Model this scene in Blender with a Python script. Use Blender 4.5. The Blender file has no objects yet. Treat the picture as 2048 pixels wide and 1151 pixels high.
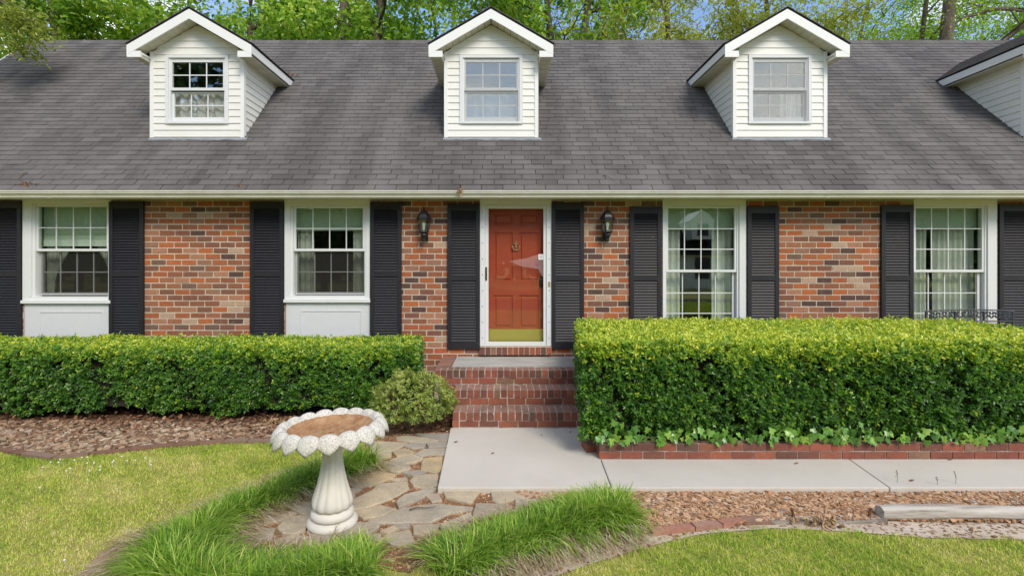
import bpy, math, random
import numpy as np
from mathutils import Vector, Matrix, Euler

random.seed(7)
RNG = np.random.default_rng(7)
SC = bpy.context.scene
COL = SC.collection
R = math.radians
PI = math.pi

# ------------------------------------------------------------------ camera, world, sun, exposure
FPX, CAMD, CAMZ = 1045.2, 7.8, 1.89          # focal length in photo pixels, distance to the wall, eye height
cam_d = bpy.data.cameras.new('camera')
cam = bpy.data.objects.new('camera', cam_d)
COL.objects.link(cam)
cam.location = (0, -CAMD, CAMZ)
cam.rotation_euler = (R(90), 0, 0)
cam_d.sensor_width = 36.0
cam_d.lens = 36.0 * FPX / 2048.0
cam_d.shift_x = 19.0 / 2048.0
cam_d.shift_y = -45.5 / 2048.0
cam_d.clip_start = 0.05
cam_d.clip_end = 2000
SC.camera = cam

SUN_DIR = Vector((0.40, -0.82, 0.84)).normalized()
SUN_EL = math.asin(SUN_DIR.z)
SUN_ROT = math.atan2(SUN_DIR.x, SUN_DIR.y)
world = bpy.data.worlds.new('World')
SC.world = world
world.use_nodes = True
wn = world.node_tree
wn.nodes.clear()
w_out = wn.nodes.new('ShaderNodeOutputWorld')
w_bg = wn.nodes.new('ShaderNodeBackground')
w_sky = wn.nodes.new('ShaderNodeTexSky')
w_sky.sky_type = 'NISHITA'
w_sky.sun_disc = False
w_sky.sun_elevation = SUN_EL
w_sky.sun_rotation = SUN_ROT
w_sky.air_density = 1.0
w_sky.dust_density = 0.2
w_sky.ozone_density = 3.0
w_tc = wn.nodes.new('ShaderNodeTexCoord')
w_map = wn.nodes.new('ShaderNodeMapping')
w_map.inputs['Scale'].default_value = (1.0, 1.0, 2.2)
w_map.inputs['Location'].default_value = (1.2, 5.5, 0.0)
w_noise = wn.nodes.new('ShaderNodeTexNoise')
w_noise.inputs['Scale'].default_value = 2.6
w_noise.inputs['Detail'].default_value = 7
w_noise.inputs['Roughness'].default_value = 0.55
w_ramp = wn.nodes.new('ShaderNodeValToRGB')
w_ramp.color_ramp.elements[0].position = 0.50
w_ramp.color_ramp.elements[0].color = (0, 0, 0, 1)
w_ramp.color_ramp.elements[1].position = 0.66
w_ramp.color_ramp.elements[1].color = (0.9, 0.9, 0.9, 1)
w_mix = wn.nodes.new('ShaderNodeMix')
w_mix.data_type = 'RGBA'
w_mix.inputs[7].default_value = (9.2, 8.5, 7.5, 1)
wn.links.new(w_tc.outputs['Generated'], w_map.inputs['Vector'])
wn.links.new(w_map.outputs['Vector'], w_noise.inputs['Vector'])
wn.links.new(w_noise.outputs['Fac'], w_ramp.inputs['Fac'])
wn.links.new(w_ramp.outputs['Color'], w_mix.inputs[0])
wn.links.new(w_sky.outputs['Color'], w_mix.inputs[6])
wn.links.new(w_mix.outputs[2], w_bg.inputs['Color'])
w_bg.inputs['Strength'].default_value = 0.115
wn.links.new(w_bg.outputs['Background'], w_out.inputs['Surface'])

sun_d = bpy.data.lights.new('sun', 'SUN')
sun_d.energy = 1.5
sun_d.angle = R(22)
sun_d.color = (1.0, 0.92, 0.79)
sun = bpy.data.objects.new('sun', sun_d)
COL.objects.link(sun)
sun.rotation_euler = SUN_DIR.to_track_quat('Z', 'Y').to_euler()
sun.location = (6, -9, 16)

SC.view_settings.view_transform = 'Standard'
SC.view_settings.look = 'None'
SC.view_settings.gamma = 1.0
SC.view_settings.use_curve_mapping = False
SC.view_settings.exposure = 1.0
SC.render.engine = 'CYCLES'
SC.cycles.max_bounces = 8
SC.cycles.diffuse_bounces = 4
SC.cycles.glossy_bounces = 3
SC.cycles.transmission_bounces = 6
SC.cycles.transparent_max_bounces = 12
SC.cycles.use_denoising = True
SC.cycles.caustics_reflective = False
SC.cycles.caustics_refractive = False

# ------------------------------------------------------------------ photo measures -> metres
def wx(px, Y=0.0): return (px - 1005.0) * (CAMD + Y) / FPX
def wz(py, Y=0.0): return CAMZ - (py - 530.0) * (CAMD + Y) / FPX
GZ = -0.04
def gp(px, py, z=GZ):
    d = (CAMZ - z) * FPX / (py - 530.0)
    return ((px - 1005.0) * d / FPX, d - CAMD)

# ------------------------------------------------------------------ node helpers
class MatB:
    def __init__(s, name):
        s.m = bpy.data.materials.new(name)
        s.m.use_nodes = True
        s.nt = s.m.node_tree
        s.nt.nodes.clear()
        s.out = s.nt.nodes.new('ShaderNodeOutputMaterial')
        s.b = s.nt.nodes.new('ShaderNodeBsdfPrincipled')
        s.nt.links.new(s.b.outputs[0], s.out.inputs[0])
        s._pos = None
    def n(s, t, **k):
        o = s.nt.nodes.new(t)
        for a, v in k.items(): setattr(o, a, v)
        return o
    def l(s, a, b): s.nt.links.new(a, b)
    def pos(s):
        if s._pos is None: s._pos = s.n('ShaderNodeNewGeometry').outputs['Position']
        return s._pos
    def mapped(s, scale):
        mp = s.n('ShaderNodeMapping')
        mp.inputs['Scale'].default_value = scale
        s.l(s.pos(), mp.inputs['Vector'])
        return mp.outputs[0]
    def noise(s, scale, detail=4, rough=0.55, vec=None, col=False):
        o = s.n('ShaderNodeTexNoise')
        o.inputs['Scale'].default_value = scale
        o.inputs['Detail'].default_value = detail
        o.inputs['Roughness'].default_value = rough
        s.l(vec if vec is not None else s.pos(), o.inputs['Vector'])
        return o.outputs['Color' if col else 'Fac']
    def ramp(s, fac, stops, interp='LINEAR'):
        o = s.n('ShaderNodeValToRGB')
        cr = o.color_ramp
        cr.interpolation = interp
        while len(cr.elements) < len(stops): cr.elements.new(0.5)
        for e, (p, c) in zip(cr.elements, stops):
            e.position = p
            e.color = (c, c, c, 1) if isinstance(c, (int, float)) else (*c[:3], 1)
        s.l(fac, o.inputs['Fac'])
        return o.outputs['Color']
    def mix(s, fac, a, b, mode='MIX'):
        o = s.n('ShaderNodeMix', data_type='RGBA', blend_type=mode)
        for v, i in ((fac, 0), (a, 6), (b, 7)):
            if hasattr(v, 'is_output'): s.l(v, o.inputs[i])
            elif i == 0: o.inputs[0].default_value = v
            else: o.inputs[i].default_value = (*v[:3], 1)
        return o.outputs[2]
    def math(s, op, a, b=None):
        o = s.n('ShaderNodeMath', operation=op)
        for v, i in ((a, 0), (b, 1)):
            if v is None: continue
            if hasattr(v, 'is_output'): s.l(v, o.inputs[i])
            else: o.inputs[i].default_value = v
        return o.outputs[0]
    def tint(s, rand=False):
        a = s.n('ShaderNodeAttribute', attribute_name='tint').outputs['Fac']
        if rand:
            a = s.math('FRACT', s.math('ADD', a, s.n('ShaderNodeObjectInfo').outputs['Random']))
        return a
    def col(s, c):
        if hasattr(c, 'is_output'): s.l(c, s.b.inputs['Base Color'])
        else: s.b.inputs['Base Color'].default_value = (*c[:3], 1)
    def bump(s, h, strength=0.3, dist=0.01):
        o = s.n('ShaderNodeBump')
        o.inputs['Strength'].default_value = strength
        o.inputs['Distance'].default_value = dist
        s.l(h, o.inputs['Height'])
        s.l(o.outputs[0], s.b.inputs['Normal'])
    def set(s, rough=None, spec=None, metal=None):
        if rough is not None:
            if hasattr(rough, 'is_output'): s.l(rough, s.b.inputs['Roughness'])
            else: s.b.inputs['Roughness'].default_value = rough
        if spec is not None: s.b.inputs['Specular IOR Level'].default_value = spec
        if metal is not None: s.b.inputs['Metallic'].default_value = metal
        return s

M = {}
def brick_mat(name, stops, smear=0.25, dirt=0.0):
    k = MatB(name)
    t = k.tint(True)
    c = k.ramp(t, stops, 'CONSTANT')
    n1 = k.noise(38, 5, 0.65)
    c = k.mix(k.ramp(n1, [(0.38, 0.0), (0.75, 0.45)]), c, (0.12, 0.055, 0.038))
    n2 = k.noise(11, 6, 0.7)
    c = k.mix(k.ramp(n2, [(0.56, 0.0), (0.78, smear)]), c, (0.52, 0.42, 0.33))
    if dirt:                       # dust and wear settle on the upward faces of the treads
        gn = k.n('ShaderNodeSeparateXYZ'); k.l(k.n('ShaderNodeNewGeometry').outputs['Normal'], gn.inputs[0])
        c = k.mix(k.math('MULTIPLY', k.ramp(gn.outputs[2], [(0.75, 0.0), (0.95, 1.0)]), k.ramp(k.noise(14, 5, 0.7), [(0.3, 0.25), (0.7, 0.75)])), c, (0.40, 0.27, 0.21))
    n3 = k.noise(160, 3, 0.6)
    c = k.mix(0.35, c, k.ramp(n3, [(0.3, 0.25), (0.7, 0.8)]), 'OVERLAY')
    if dirt:
        c = k.mix(k.ramp(k.noise(2.3, 6, 0.7), [(0.42, 0.0), (0.75, dirt)]), c, (0.055, 0.04, 0.03))
    k.col(c)
    k.set(rough=0.9, spec=0.25)
    k.bump(n3, 0.35, 0.004)
    return k.m

M['brick'] = brick_mat('wall_brick', [
    (0.0, (0.38, 0.12, 0.05)), (0.15, (0.28, 0.108, 0.058)), (0.29, (0.46, 0.138, 0.048)), (0.42, (0.22, 0.095, 0.062)),
    (0.53, (0.35, 0.14, 0.074)), (0.65, (0.10, 0.058, 0.048)), (0.73, (0.31, 0.16, 0.105)), (0.81, (0.18, 0.11, 0.078)), (0.88, (0.42, 0.20, 0.12)), (0.955, (0.48, 0.33, 0.23))])
M['step_brick'] = brick_mat('step_brick', [
    (0.0, (0.34, 0.105, 0.066)), (0.22, (0.27, 0.09, 0.06)), (0.45, (0.38, 0.125, 0.072)), (0.62, (0.19, 0.08, 0.06)),
    (0.78, (0.28, 0.105, 0.066)), (0.90, (0.15, 0.085, 0.062)), (0.96, (0.30, 0.165, 0.105))], 0.15, 0.6)

k = MatB('mortar')
c = k.mix(k.noise(60, 4), (0.70, 0.61, 0.49), (0.50, 0.43, 0.34))
k.col(c); k.set(rough=0.95, spec=0.2); k.bump(k.noise(150, 3), 0.4, 0.004); M['mortar'] = k.m
k = MatB('old_mortar')
c = k.mix(k.ramp(k.noise(9, 5, 0.7), [(0.42, 0.0), (0.68, 0.95)]), (0.56, 0.49, 0.42), (0.17, 0.13, 0.10))
k.col(c); k.set(rough=0.95, spec=0.2); M['old_mortar'] = k.m

k = MatB('asphalt_shingle')
t = k.tint(True)
c = k.ramp(t, [(0.0, (0.085, 0.077, 0.074)), (0.35, (0.100, 0.091, 0.087)), (0.7, (0.114, 0.104, 0.099)), (1.0, (0.136, 0.126, 0.120))])
big = k.noise(1.0, 5, 0.6, k.mapped((1.5, 0.22, 0.22)))
c = k.mix(k.ramp(big, [(0.38, 0.0), (0.68, 0.55)]), c, (0.195, 0.182, 0.172))
st = k.noise(1.0, 6, 0.65, k.mapped((2.6, 0.30, 0.30)))
c = k.mix(k.ramp(st, [(0.50, 0.0), (0.82, 0.5)]), c, (0.055, 0.050, 0.050))
gr = k.noise(420, 2, 0.7)
c = k.mix(0.5, c, k.ramp(gr, [(0.3, 0.2), (0.7, 0.8)]), 'OVERLAY')
k.col(c); k.set(rough=0.93, spec=0.25); k.bump(gr, 0.4, 0.003); M['shingle'] = k.m

def paint(name, col, rough=0.5, dirt=0.0, dirtcol=(0.30, 0.27, 0.16), scale=5.0, spec=0.4, fine=0.06):
    k = MatB(name)
    c = k.mix(k.ramp(k.noise(scale, 6, 0.65), [(0.42, 0.0), (0.78, dirt)]), col, dirtcol)
    c = k.mix(k.ramp(k.noise(90, 3, 0.6), [(0.4, 0.0), (0.8, fine)]), c, (0.1, 0.09, 0.07))
    k.col(c); k.set(rough=rough, spec=spec)
    return k.m
M['siding'] = paint('vinyl_siding', (0.79, 0.78, 0.73), 0.45, 0.18, (0.50, 0.46, 0.26), 1.8)
M['trim'] = paint('white_trim', (0.82, 0.815, 0.79), 0.45, 0.12, (0.50, 0.49, 0.42), 3.0)
M['casing'] = paint('white_casing', (0.72, 0.725, 0.72), 0.42, 0.10, (0.5, 0.5, 0.46), 3.0)
M['apron'] = paint('peeling_white_paint', (0.66, 0.665, 0.68), 0.5, 0.10, (0.34, 0.32, 0.28), 9.0, fine=0.15)
M['soffit'] = paint('soffit_vinyl', (0.62, 0.60, 0.50), 0.55, 0.4, (0.36, 0.33, 0.20), 4.0)
M['gutter'] = paint('gutter_metal', (0.76, 0.74, 0.67), 0.4, 0.45, (0.42, 0.38, 0.26), 2.4, fine=0.25)
k = MatB('black_shutter')
c = k.mix(k.ramp(k.noise(12, 5), [(0.42, 0.0), (0.78, 0.35)]), (0.017, 0.016, 0.020), (0.030, 0.028, 0.033))
c = k.mix(k.ramp(k.noise(1.0, 2, 0.5, k.mapped((60, 60, 130))), [(0.755, 0.0), (0.765, 0.8)]), c, (0.6, 0.6, 0.58))
k.col(c); k.set(rough=0.5, spec=0.4); M['shutter'] = k.m
M['flash'] = paint('lead_flashing', (0.30, 0.32, 0.35), 0.45, 0.6, (0.14, 0.14, 0.15), 8.0)
M['dark_metal'] = paint('black_lantern_metal', (0.012, 0.013, 0.016), 0.38, 0.2, (0.03, 0.03, 0.03), 30.0, spec=0.5)
M['interior'] = paint('interior_paint', (0.16, 0.15, 0.13), 0.9, 0.1)
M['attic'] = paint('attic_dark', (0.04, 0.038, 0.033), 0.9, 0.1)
M['shade'] = paint('roller_shade', (0.58, 0.68, 0.53), 0.85, 0.15, (0.5, 0.55, 0.42), 3.0)
M['shadeband'] = paint('shade_band', (0.80, 0.84, 0.76), 0.85, 0.1, (0.4, 0.5, 0.4), 3.0)
M['curtain'] = paint('sheer_curtain', (0.72, 0.70, 0.64), 0.9, 0.15, (0.3, 0.35, 0.3), 6.0)
M['lampshade'] = paint('cream_lampshade', (0.80, 0.70, 0.45), 0.8, 0.0)
M['bulb'] = paint('frosted_bulb', (0.85, 0.85, 0.80), 0.25, 0.0)
M['sticker'] = paint('white_sticker', (0.82, 0.82, 0.82), 0.5, 0.0)
M['stickergrey'] = paint('grey_print', (0.35, 0.36, 0.38), 0.5, 0.0)
M['bronze'] = paint('aged_bronze', (0.42, 0.32, 0.17), 0.35, 0.5, (0.08, 0.06, 0.04), 25.0)
k = MatB('brass_plate')
k.col(k.mix(k.noise(9, 4), (0.95, 0.80, 0.20), (0.85, 0.74, 0.18))); k.set(rough=0.42, metal=1.0); M['brass'] = k.m

k = MatB('lace_curtain')
v = k.n('ShaderNodeTexVoronoi'); v.inputs['Scale'].default_value = 34; k.l(k.pos(), v.inputs['Vector'])
c = k.mix(k.ramp(v.outputs['Distance'], [(0.18, 0.75), (0.34, 0.0)]), (0.66, 0.66, 0.62), (0.17, 0.17, 0.15))
k.col(c); k.set(rough=0.95); M['lace'] = k.m

M['cast_iron'] = paint('painted_cast_iron', (0.040, 0.042, 0.055), 0.45, 0.4, (0.12, 0.12, 0.14), 40)
k = MatB('red_door_paint')
c = k.mix(k.ramp(k.noise(2.2, 5, 0.6, k.mapped((2.5, 1, 1))), [(0.35, 0.0), (0.75, 0.7)]), (0.42, 0.068, 0.026), (0.33, 0.055, 0.023))
k.col(c); k.set(rough=0.5, spec=0.4); M['door'] = k.m

def glass(name, tintc, base, refl=0.85):
    k = MatB(name)
    k.nt.nodes.remove(k.b)
    tr = k.n('ShaderNodeBsdfTransparent'); tr.inputs[0].default_value = (*tintc, 1)
    gl = k.n('ShaderNodeBsdfGlossy'); gl.inputs['Roughness'].default_value = 0.015
    gl.inputs['Color'].default_value = (0.95, 1.0, 0.96, 1)
    lw = k.n('ShaderNodeLayerWeight'); lw.inputs['Blend'].default_value = 0.5
    f = k.math('ADD', k.math('MULTIPLY', k.math('POWER', lw.outputs['Facing'], 4.0), refl), base)
    k.nt.nodes.active = f.node
    wob = k.n('ShaderNodeBump'); wob.inputs['Strength'].default_value = 0.02; wob.inputs['Distance'].default_value = 0.02
    k.l(k.noise(2.2, 2), wob.inputs['Height']); k.l(wob.outputs[0], gl.inputs['Normal'])
    mx = k.n('ShaderNodeMixShader')
    k.l(f, mx.inputs[0]); k.l(tr.outputs[0], mx.inputs[1]); k.l(gl.outputs[0], mx.inputs[2])
    k.l(mx.outputs[0], k.out.inputs[0])
    return k.m
M['glass'] = glass('window_glass', (0.945, 0.985, 0.95), 0.12)
M['glass_clear'] = glass('dormer_glass', (0.97, 0.98, 0.965), 0.13)
M['glass_bright'] = glass('dormer_glass_reflecting', (0.97, 0.98, 0.97), 0.20)
M['glass_storm'] = glass('storm_glass', (0.97, 0.98, 0.97), 0.05, 0.6)
M['glass_lantern'] = glass('lantern_glass', (0.90, 0.93, 0.90), 0.06)

def veil(name, col, alpha):
    k = MatB(name)
    k.nt.nodes.remove(k.b)
    tr = k.n('ShaderNodeBsdfTransparent')
    df = k.n('ShaderNodeBsdfDiffuse'); df.inputs[0].default_value = (*col, 1)
    mx = k.n('ShaderNodeMixShader'); mx.inputs[0].default_value = alpha
    k.l(tr.outputs[0], mx.inputs[1]); k.l(df.outputs[0], mx.inputs[2]); k.l(mx.outputs[0], k.out.inputs[0])
    return k.m
M['screen_dark'] = veil('dark_insect_screen', (0.045, 0.043, 0.038), 0.30)
M['screen_grey'] = veil('grey_insect_screen', (0.50, 0.51, 0.51), 0.20)
M['refl_veil'] = veil('painted_reflection_veil', (0.80, 0.62, 0.62), 0.11)  # pinkish veil that paints a reflection onto the storm door glass

k = MatB('concrete')
c = k.mix(k.ramp(k.noise(0.9, 6, 0.65), [(0.3, 0.0), (0.70, 0.9)]), (0.65, 0.60, 0.525), (0.54, 0.495, 0.425))
c = k.mix(k.ramp(k.noise(260, 2, 0.6), [(0.35, 0.35), (0.6, 0.0)]), c, (0.30, 0.28, 0.25))
c = k.mix(k.ramp(k.noise(7, 6, 0.7), [(0.6, 0.0), (0.85, 0.35)]), c, (0.32, 0.28, 0.22))
k.col(c); k.set(rough=0.92, spec=0.25); k.bump(k.noise(220, 3), 0.3, 0.003); M['concrete'] = k.m
k = MatB('porch_concrete')
c = k.mix(k.ramp(k.noise(2.5, 7, 0.7, k.mapped((1, 3, 1))), [(0.35, 0.0), (0.7, 0.85)]), (0.50, 0.48, 0.44), (0.30, 0.29, 0.265))
k.col(c); k.set(rough=0.9, spec=0.25); k.bump(k.noise(120, 3), 0.3, 0.003); M['porch'] = k.m

k = MatB('flagstone')
t = k.tint(True)
c = k.ramp(t, [(0.0, (0.43, 0.375, 0.29)), (0.25, (0.52, 0.42, 0.28)), (0.45, (0.33, 0.30, 0.25)), (0.65, (0.47, 0.39, 0.285)), (0.85, (0.53, 0.385, 0.20)), (0.95, (0.30, 0.285, 0.255)), (1.0, (0.25, 0.245, 0.23))])
c = k.mix(k.ramp(k.noise(4.5, 7, 0.7), [(0.40, 0.0), (0.70, 0.8)]), c, (0.24, 0.21, 0.165))
c = k.mix(k.ramp(k.noise(9, 6, 0.7), [(0.56, 0.0), (0.76, 0.7)]), c, (0.55, 0.47, 0.36))
n3 = k.noise(70, 5, 0.7)
c = k.mix(0.45, c, k.ramp(n3, [(0.3, 0.25), (0.7, 0.78)]), 'OVERLAY')
k.col(c); k.set(rough=0.85, spec=0.3); k.bump(k.noise(22, 6, 0.7), 0.5, 0.012); M['flag'] = k.m

k = MatB('cast_concrete_bath')
geo = k.n('ShaderNodeSeparateXYZ'); k.l(k.pos(), geo.inputs[0])
hz = k.ramp(geo.outputs[2], [(0.52, 0.05), (0.60, 1.0)])
lich = k.ramp(k.noise(95, 5, 0.8), [(0.47, 0.0), (0.60, 1.0)])
c = k.mix(k.ramp(k.noise(5, 5, 0.6), [(0.4, 0.0), (0.8, 0.5)]), (0.68, 0.645, 0.57), (0.55, 0.51, 0.40))
c = k.mix(k.math('MULTIPLY', k.math('MULTIPLY', hz, lich), 0.75), c, (0.22, 0.215, 0.205))
c = k.mix(k.ramp(k.noise(45, 4, 0.8), [(0.66, 0.0), (0.74, 0.5)]), c, (0.35, 0.31, 0.24))
k.col(c); k.set(rough=0.85, spec=0.3); k.bump(k.noise(120, 4), 0.35, 0.003); M['bath'] = k.m
k = MatB('dried_mud')
c = k.mix(k.ramp(k.noise(7, 6, 0.7), [(0.38, 0.0), (0.66, 1.0)]), (0.44, 0.27, 0.14), (0.25, 0.10, 0.042))
c = k.mix(k.ramp(k.noise(60, 5, 0.8), [(0.5, 0.0), (0.75, 0.6)]), c, (0.52, 0.42, 0.29))
k.col(c); k.set(rough=0.95, spec=0.15); k.bump(k.noise(60, 5), 0.6, 0.01); M['mud'] = k.m

def ground_mat(name, stops, scale, scale2, bump=0.5):
    k = MatB(name)
    a = k.noise(scale, 6, 0.65); b = k.noise(scale2, 4, 0.7)
    c = k.ramp(k.math('ADD', k.math('MULTIPLY', a, 0.6), k.math('MULTIPLY', b, 0.4)), stops)
    k.col(c); k.set(rough=0.97, spec=0.1); k.bump(b, bump, 0.012)
    return k.m
M['lawn'] = ground_mat('lawn_soil', [(0.30, (0.16, 0.17, 0.04)), (0.48, (0.27, 0.26, 0.07)), (0.6, (0.40, 0.35, 0.13)), (0.75, (0.52, 0.42, 0.22))], 2.0, 90)
M['soil'] = ground_mat('brown_mulch_soil', [(0.3, (0.06, 0.035, 0.022)), (0.5, (0.15, 0.085, 0.05)), (0.7, (0.26, 0.16, 0.09))], 5, 130)
M['grit'] = ground_mat('rusty_grit', [(0.3, (0.10, 0.05, 0.028)), (0.5, (0.25, 0.135, 0.07)), (0.68, (0.40, 0.27, 0.16))], 6, 170)
M['sand'] = ground_mat('pale_sandy_dirt', [(0.3, (0.26, 0.18, 0.12)), (0.46, (0.47, 0.38, 0.29)), (0.66, (0.62, 0.55, 0.46))], 7, 60)
M['bare'] = ground_mat('bare_brown_dirt', [(0.3, (0.17, 0.11, 0.065)), (0.5, (0.32, 0.23, 0.145)), (0.68, (0.45, 0.36, 0.25))], 9, 80)
M['road'] = ground_mat('asphalt_road', [(0.3, (0.04, 0.04, 0.04)), (0.7, (0.07, 0.07, 0.07))], 3, 120)

def tinted(name, stops, rough=0.9, spec=0.25, noise_amt=0.35, nscale=60, rand=False):
    k = MatB(name)
    c = k.ramp(k.tint(rand), stops)
    if noise_amt: c = k.mix(noise_amt, c, k.ramp(k.noise(nscale, 4, 0.7), [(0.3, 0.2), (0.7, 0.8)]), 'OVERLAY')
    k.col(c); k.set(rough=rough, spec=spec)
    return k.m
M['gravel'] = tinted('rust_gravel', [(0.0, (0.17, 0.085, 0.045)), (0.3, (0.38, 0.21, 0.11)), (0.58, (0.52, 0.31, 0.175)), (0.8, (0.60, 0.45, 0.31)), (0.92, (0.17, 0.15, 0.145)), (1.0, (0.75, 0.70, 0.63))])
M['rivers'] = tinted('river_stone', [(0.0, (0.15, 0.085, 0.05)), (0.4, (0.29, 0.175, 0.105)), (0.68, (0.40, 0.27, 0.165)), (0.86, (0.31, 0.235, 0.165)), (1.0, (0.60, 0.49, 0.36))], rand=True)
M['litter'] = tinted('dead_leaf', [(0.0, (0.09, 0.045, 0.025)), (0.5, (0.20, 0.10, 0.055)), (0.85, (0.32, 0.17, 0.085)), (1.0, (0.46, 0.32, 0.17))])
M['edge'] = tinted('edging_paver', [(0.0, (0.17, 0.085, 0.055)), (0.5, (0.25, 0.15, 0.105)), (1.0, (0.24, 0.165, 0.12))], rand=True, nscale=40)
M['edge_red'] = tinted('red_edging_brick', [(0.0, (0.36, 0.17, 0.12)), (0.55, (0.40, 0.21, 0.15)), (1.0, (0.33, 0.185, 0.14))], rand=True, nscale=40)

def leafm(name, stops, transl=0.3, rough=0.30, spec=0.6):
    k = MatB(name)
    c = k.ramp(k.tint(), stops)
    k.col(c); k.set(rough=rough, spec=spec)
    t = k.n('ShaderNodeBsdfTranslucent')
    k.l(k.mix(0.5, c, (0.9, 1.0, 0.4), 'MULTIPLY'), t.inputs[0])
    mx = k.n('ShaderNodeMixShader'); mx.inputs[0].default_value = transl
    k.l(k.b.outputs[0], mx.inputs[1]); k.l(t.outputs[0], mx.inputs[2]); k.l(mx.outputs[0], k.out.inputs[0])
    return k.m
M['hedge'] = leafm('boxwood_leaf', [(0.0, (0.025, 0.070, 0.013)), (0.3, (0.060, 0.165, 0.022)), (0.55, (0.14, 0.32, 0.034)), (0.78, (0.40, 0.53, 0.04)), (1.0, (0.70, 0.74, 0.085))])
M['azalea'] = leafm('azalea_leaf', [(0.0, (0.09, 0.14, 0.03)), (0.45, (0.23, 0.31, 0.055)), (0.8, (0.42, 0.49, 0.10)), (1.0, (0.56, 0.58, 0.17))])
M['ivy'] = leafm('ivy_leaf', [(0.0, (0.07, 0.20, 0.035)), (0.5, (0.16, 0.36, 0.05)), (1.0, (0.34, 0.54, 0.08))])
M['plum'] = leafm('dark_plum_leaf', [(0.0, (0.020, 0.016, 0.024)), (0.6, (0.045, 0.036, 0.052)), (1.0, (0.10, 0.09, 0.12))], 0.1)
M['grass'] = leafm('turf_blade', [(0.0, (0.20, 0.34, 0.035)), (0.3, (0.42, 0.55, 0.06)), (0.55, (0.64, 0.66, 0.13)), (0.8, (0.80, 0.71, 0.27)), (1.0, (0.88, 0.74, 0.42))], 0.3, 0.6, 0.2)
M['monkey'] = leafm('border_grass_blade', [(0.0, (0.08, 0.19, 0.02)), (0.4, (0.20, 0.37, 0.035)), (0.75, (0.38, 0.55, 0.07)), (1.0, (0.66, 0.72, 0.22))], 0.3, 0.45, 0.3)
M['straw'] = leafm('dry_blade', [(0.0, (0.20, 0.13, 0.07)), (0.45, (0.42, 0.31, 0.18)), (0.8, (0.62, 0.51, 0.33)), (1.0, (0.74, 0.66, 0.50))], 0.15, 0.8, 0.15)
M['street_leaf'] = leafm('street_tree_leaf', [(0.0, (0.02, 0.05, 0.01)), (0.5, (0.05, 0.11, 0.02)), (1.0, (0.11, 0.19, 0.03))], 0.12)
M['maple'] = leafm('tree_leaf', [(0.0, (0.10, 0.22, 0.028)), (0.4, (0.24, 0.43, 0.045)), (0.75, (0.44, 0.61, 0.07)), (1.0, (0.64, 0.74, 0.13))], 0.5)
M['oak'] = leafm('yellowing_leaf', [(0.0, (0.19, 0.24, 0.035)), (0.4, (0.40, 0.46, 0.065)), (0.75, (0.60, 0.60, 0.12)), (1.0, (0.75, 0.68, 0.22))], 0.45)
M['twig'] = paint('twig_bark', (0.16, 0.115, 0.08), 0.9, 0.5, (0.07, 0.05, 0.035), 30)
k = MatB('tree_bark')
n = k.noise(1.0, 7, 0.75, k.mapped((14, 14, 3)))
k.col(k.ramp(n, [(0.3, (0.05, 0.035, 0.025)), (0.5, (0.15, 0.115, 0.085)), (0.72, (0.27, 0.22, 0.175))]))
k.set(rough=0.95, spec=0.15); k.bump(n, 0.9, 0.03); M['bark'] = k.m
k = MatB('weathered_wood')
n = k.noise(1.0, 7, 0.7, k.mapped((1.6, 30, 30)))
k.col(k.ramp(n, [(0.32, (0.16, 0.135, 0.11)), (0.46, (0.44, 0.40, 0.35)), (0.75, (0.62, 0.58, 0.52))]))
k.set(rough=0.95, spec=0.15); k.bump(n, 0.6, 0.012); M['log'] = k.m
k = MatB('rotten_grey_wood')
n = k.noise(1.0, 7, 0.7, k.mapped((2.5, 26, 26)))
k.col(k.ramp(n, [(0.34, (0.09, 0.07, 0.055)), (0.5, (0.26, 0.225, 0.185)), (0.72, (0.45, 0.40, 0.34))]))
k.set(rough=0.95, spec=0.15); k.bump(n, 0.6, 0.012); M['oldwood'] = k.m
M['rust'] = paint('rusty_iron', (0.11, 0.055, 0.035), 0.85, 0.6, (0.20, 0.09, 0.05), 40)
M['clover'] = paint('clover_petal', (0.78, 0.76, 0.70), 0.8, 0.2, (0.6, 0.5, 0.45), 60)
M['core'] = paint('hedge_dark_core', (0.035, 0.028, 0.018), 0.95, 0.5, (0.02, 0.022, 0.012), 20)

# ------------------------------------------------------------------ object helpers
def wloc(o):
    v = Vector((0, 0, 0))
    while o is not None:
        v = v + o.location
        o = o.parent
    return v
def tag(o, label=None, cat=None, group=None, kind=None):
    if label: o['label'] = label
    if cat: o['category'] = cat
    if group: o['group'] = group
    if kind: o['kind'] = kind
    return o
def thing(name, label, cat, loc=(0, 0, 0), group=None):
    o = bpy.data.objects.new(name, None)
    o.empty_display_size = 0.2
    COL.objects.link(o)
    o.location = loc
    return tag(o, label, cat, group)
def empty(name, parent, loc=(0, 0, 0)):
    o = bpy.data.objects.new(name, None)
    COL.objects.link(o)
    o.parent = parent
    o.location = Vector(loc) - wloc(parent)
    return o
def link(name, me, parent=None, loc=None, rot=None):
    o = bpy.data.objects.new(name, me)
    COL.objects.link(o)
    if parent is not None: o.parent = parent
    if loc is not None:
        o.location = Vector(loc) - (wloc(parent) if parent is not None else Vector((0, 0, 0)))
    if rot is not None: o.rotation_euler = rot
    return o

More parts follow.
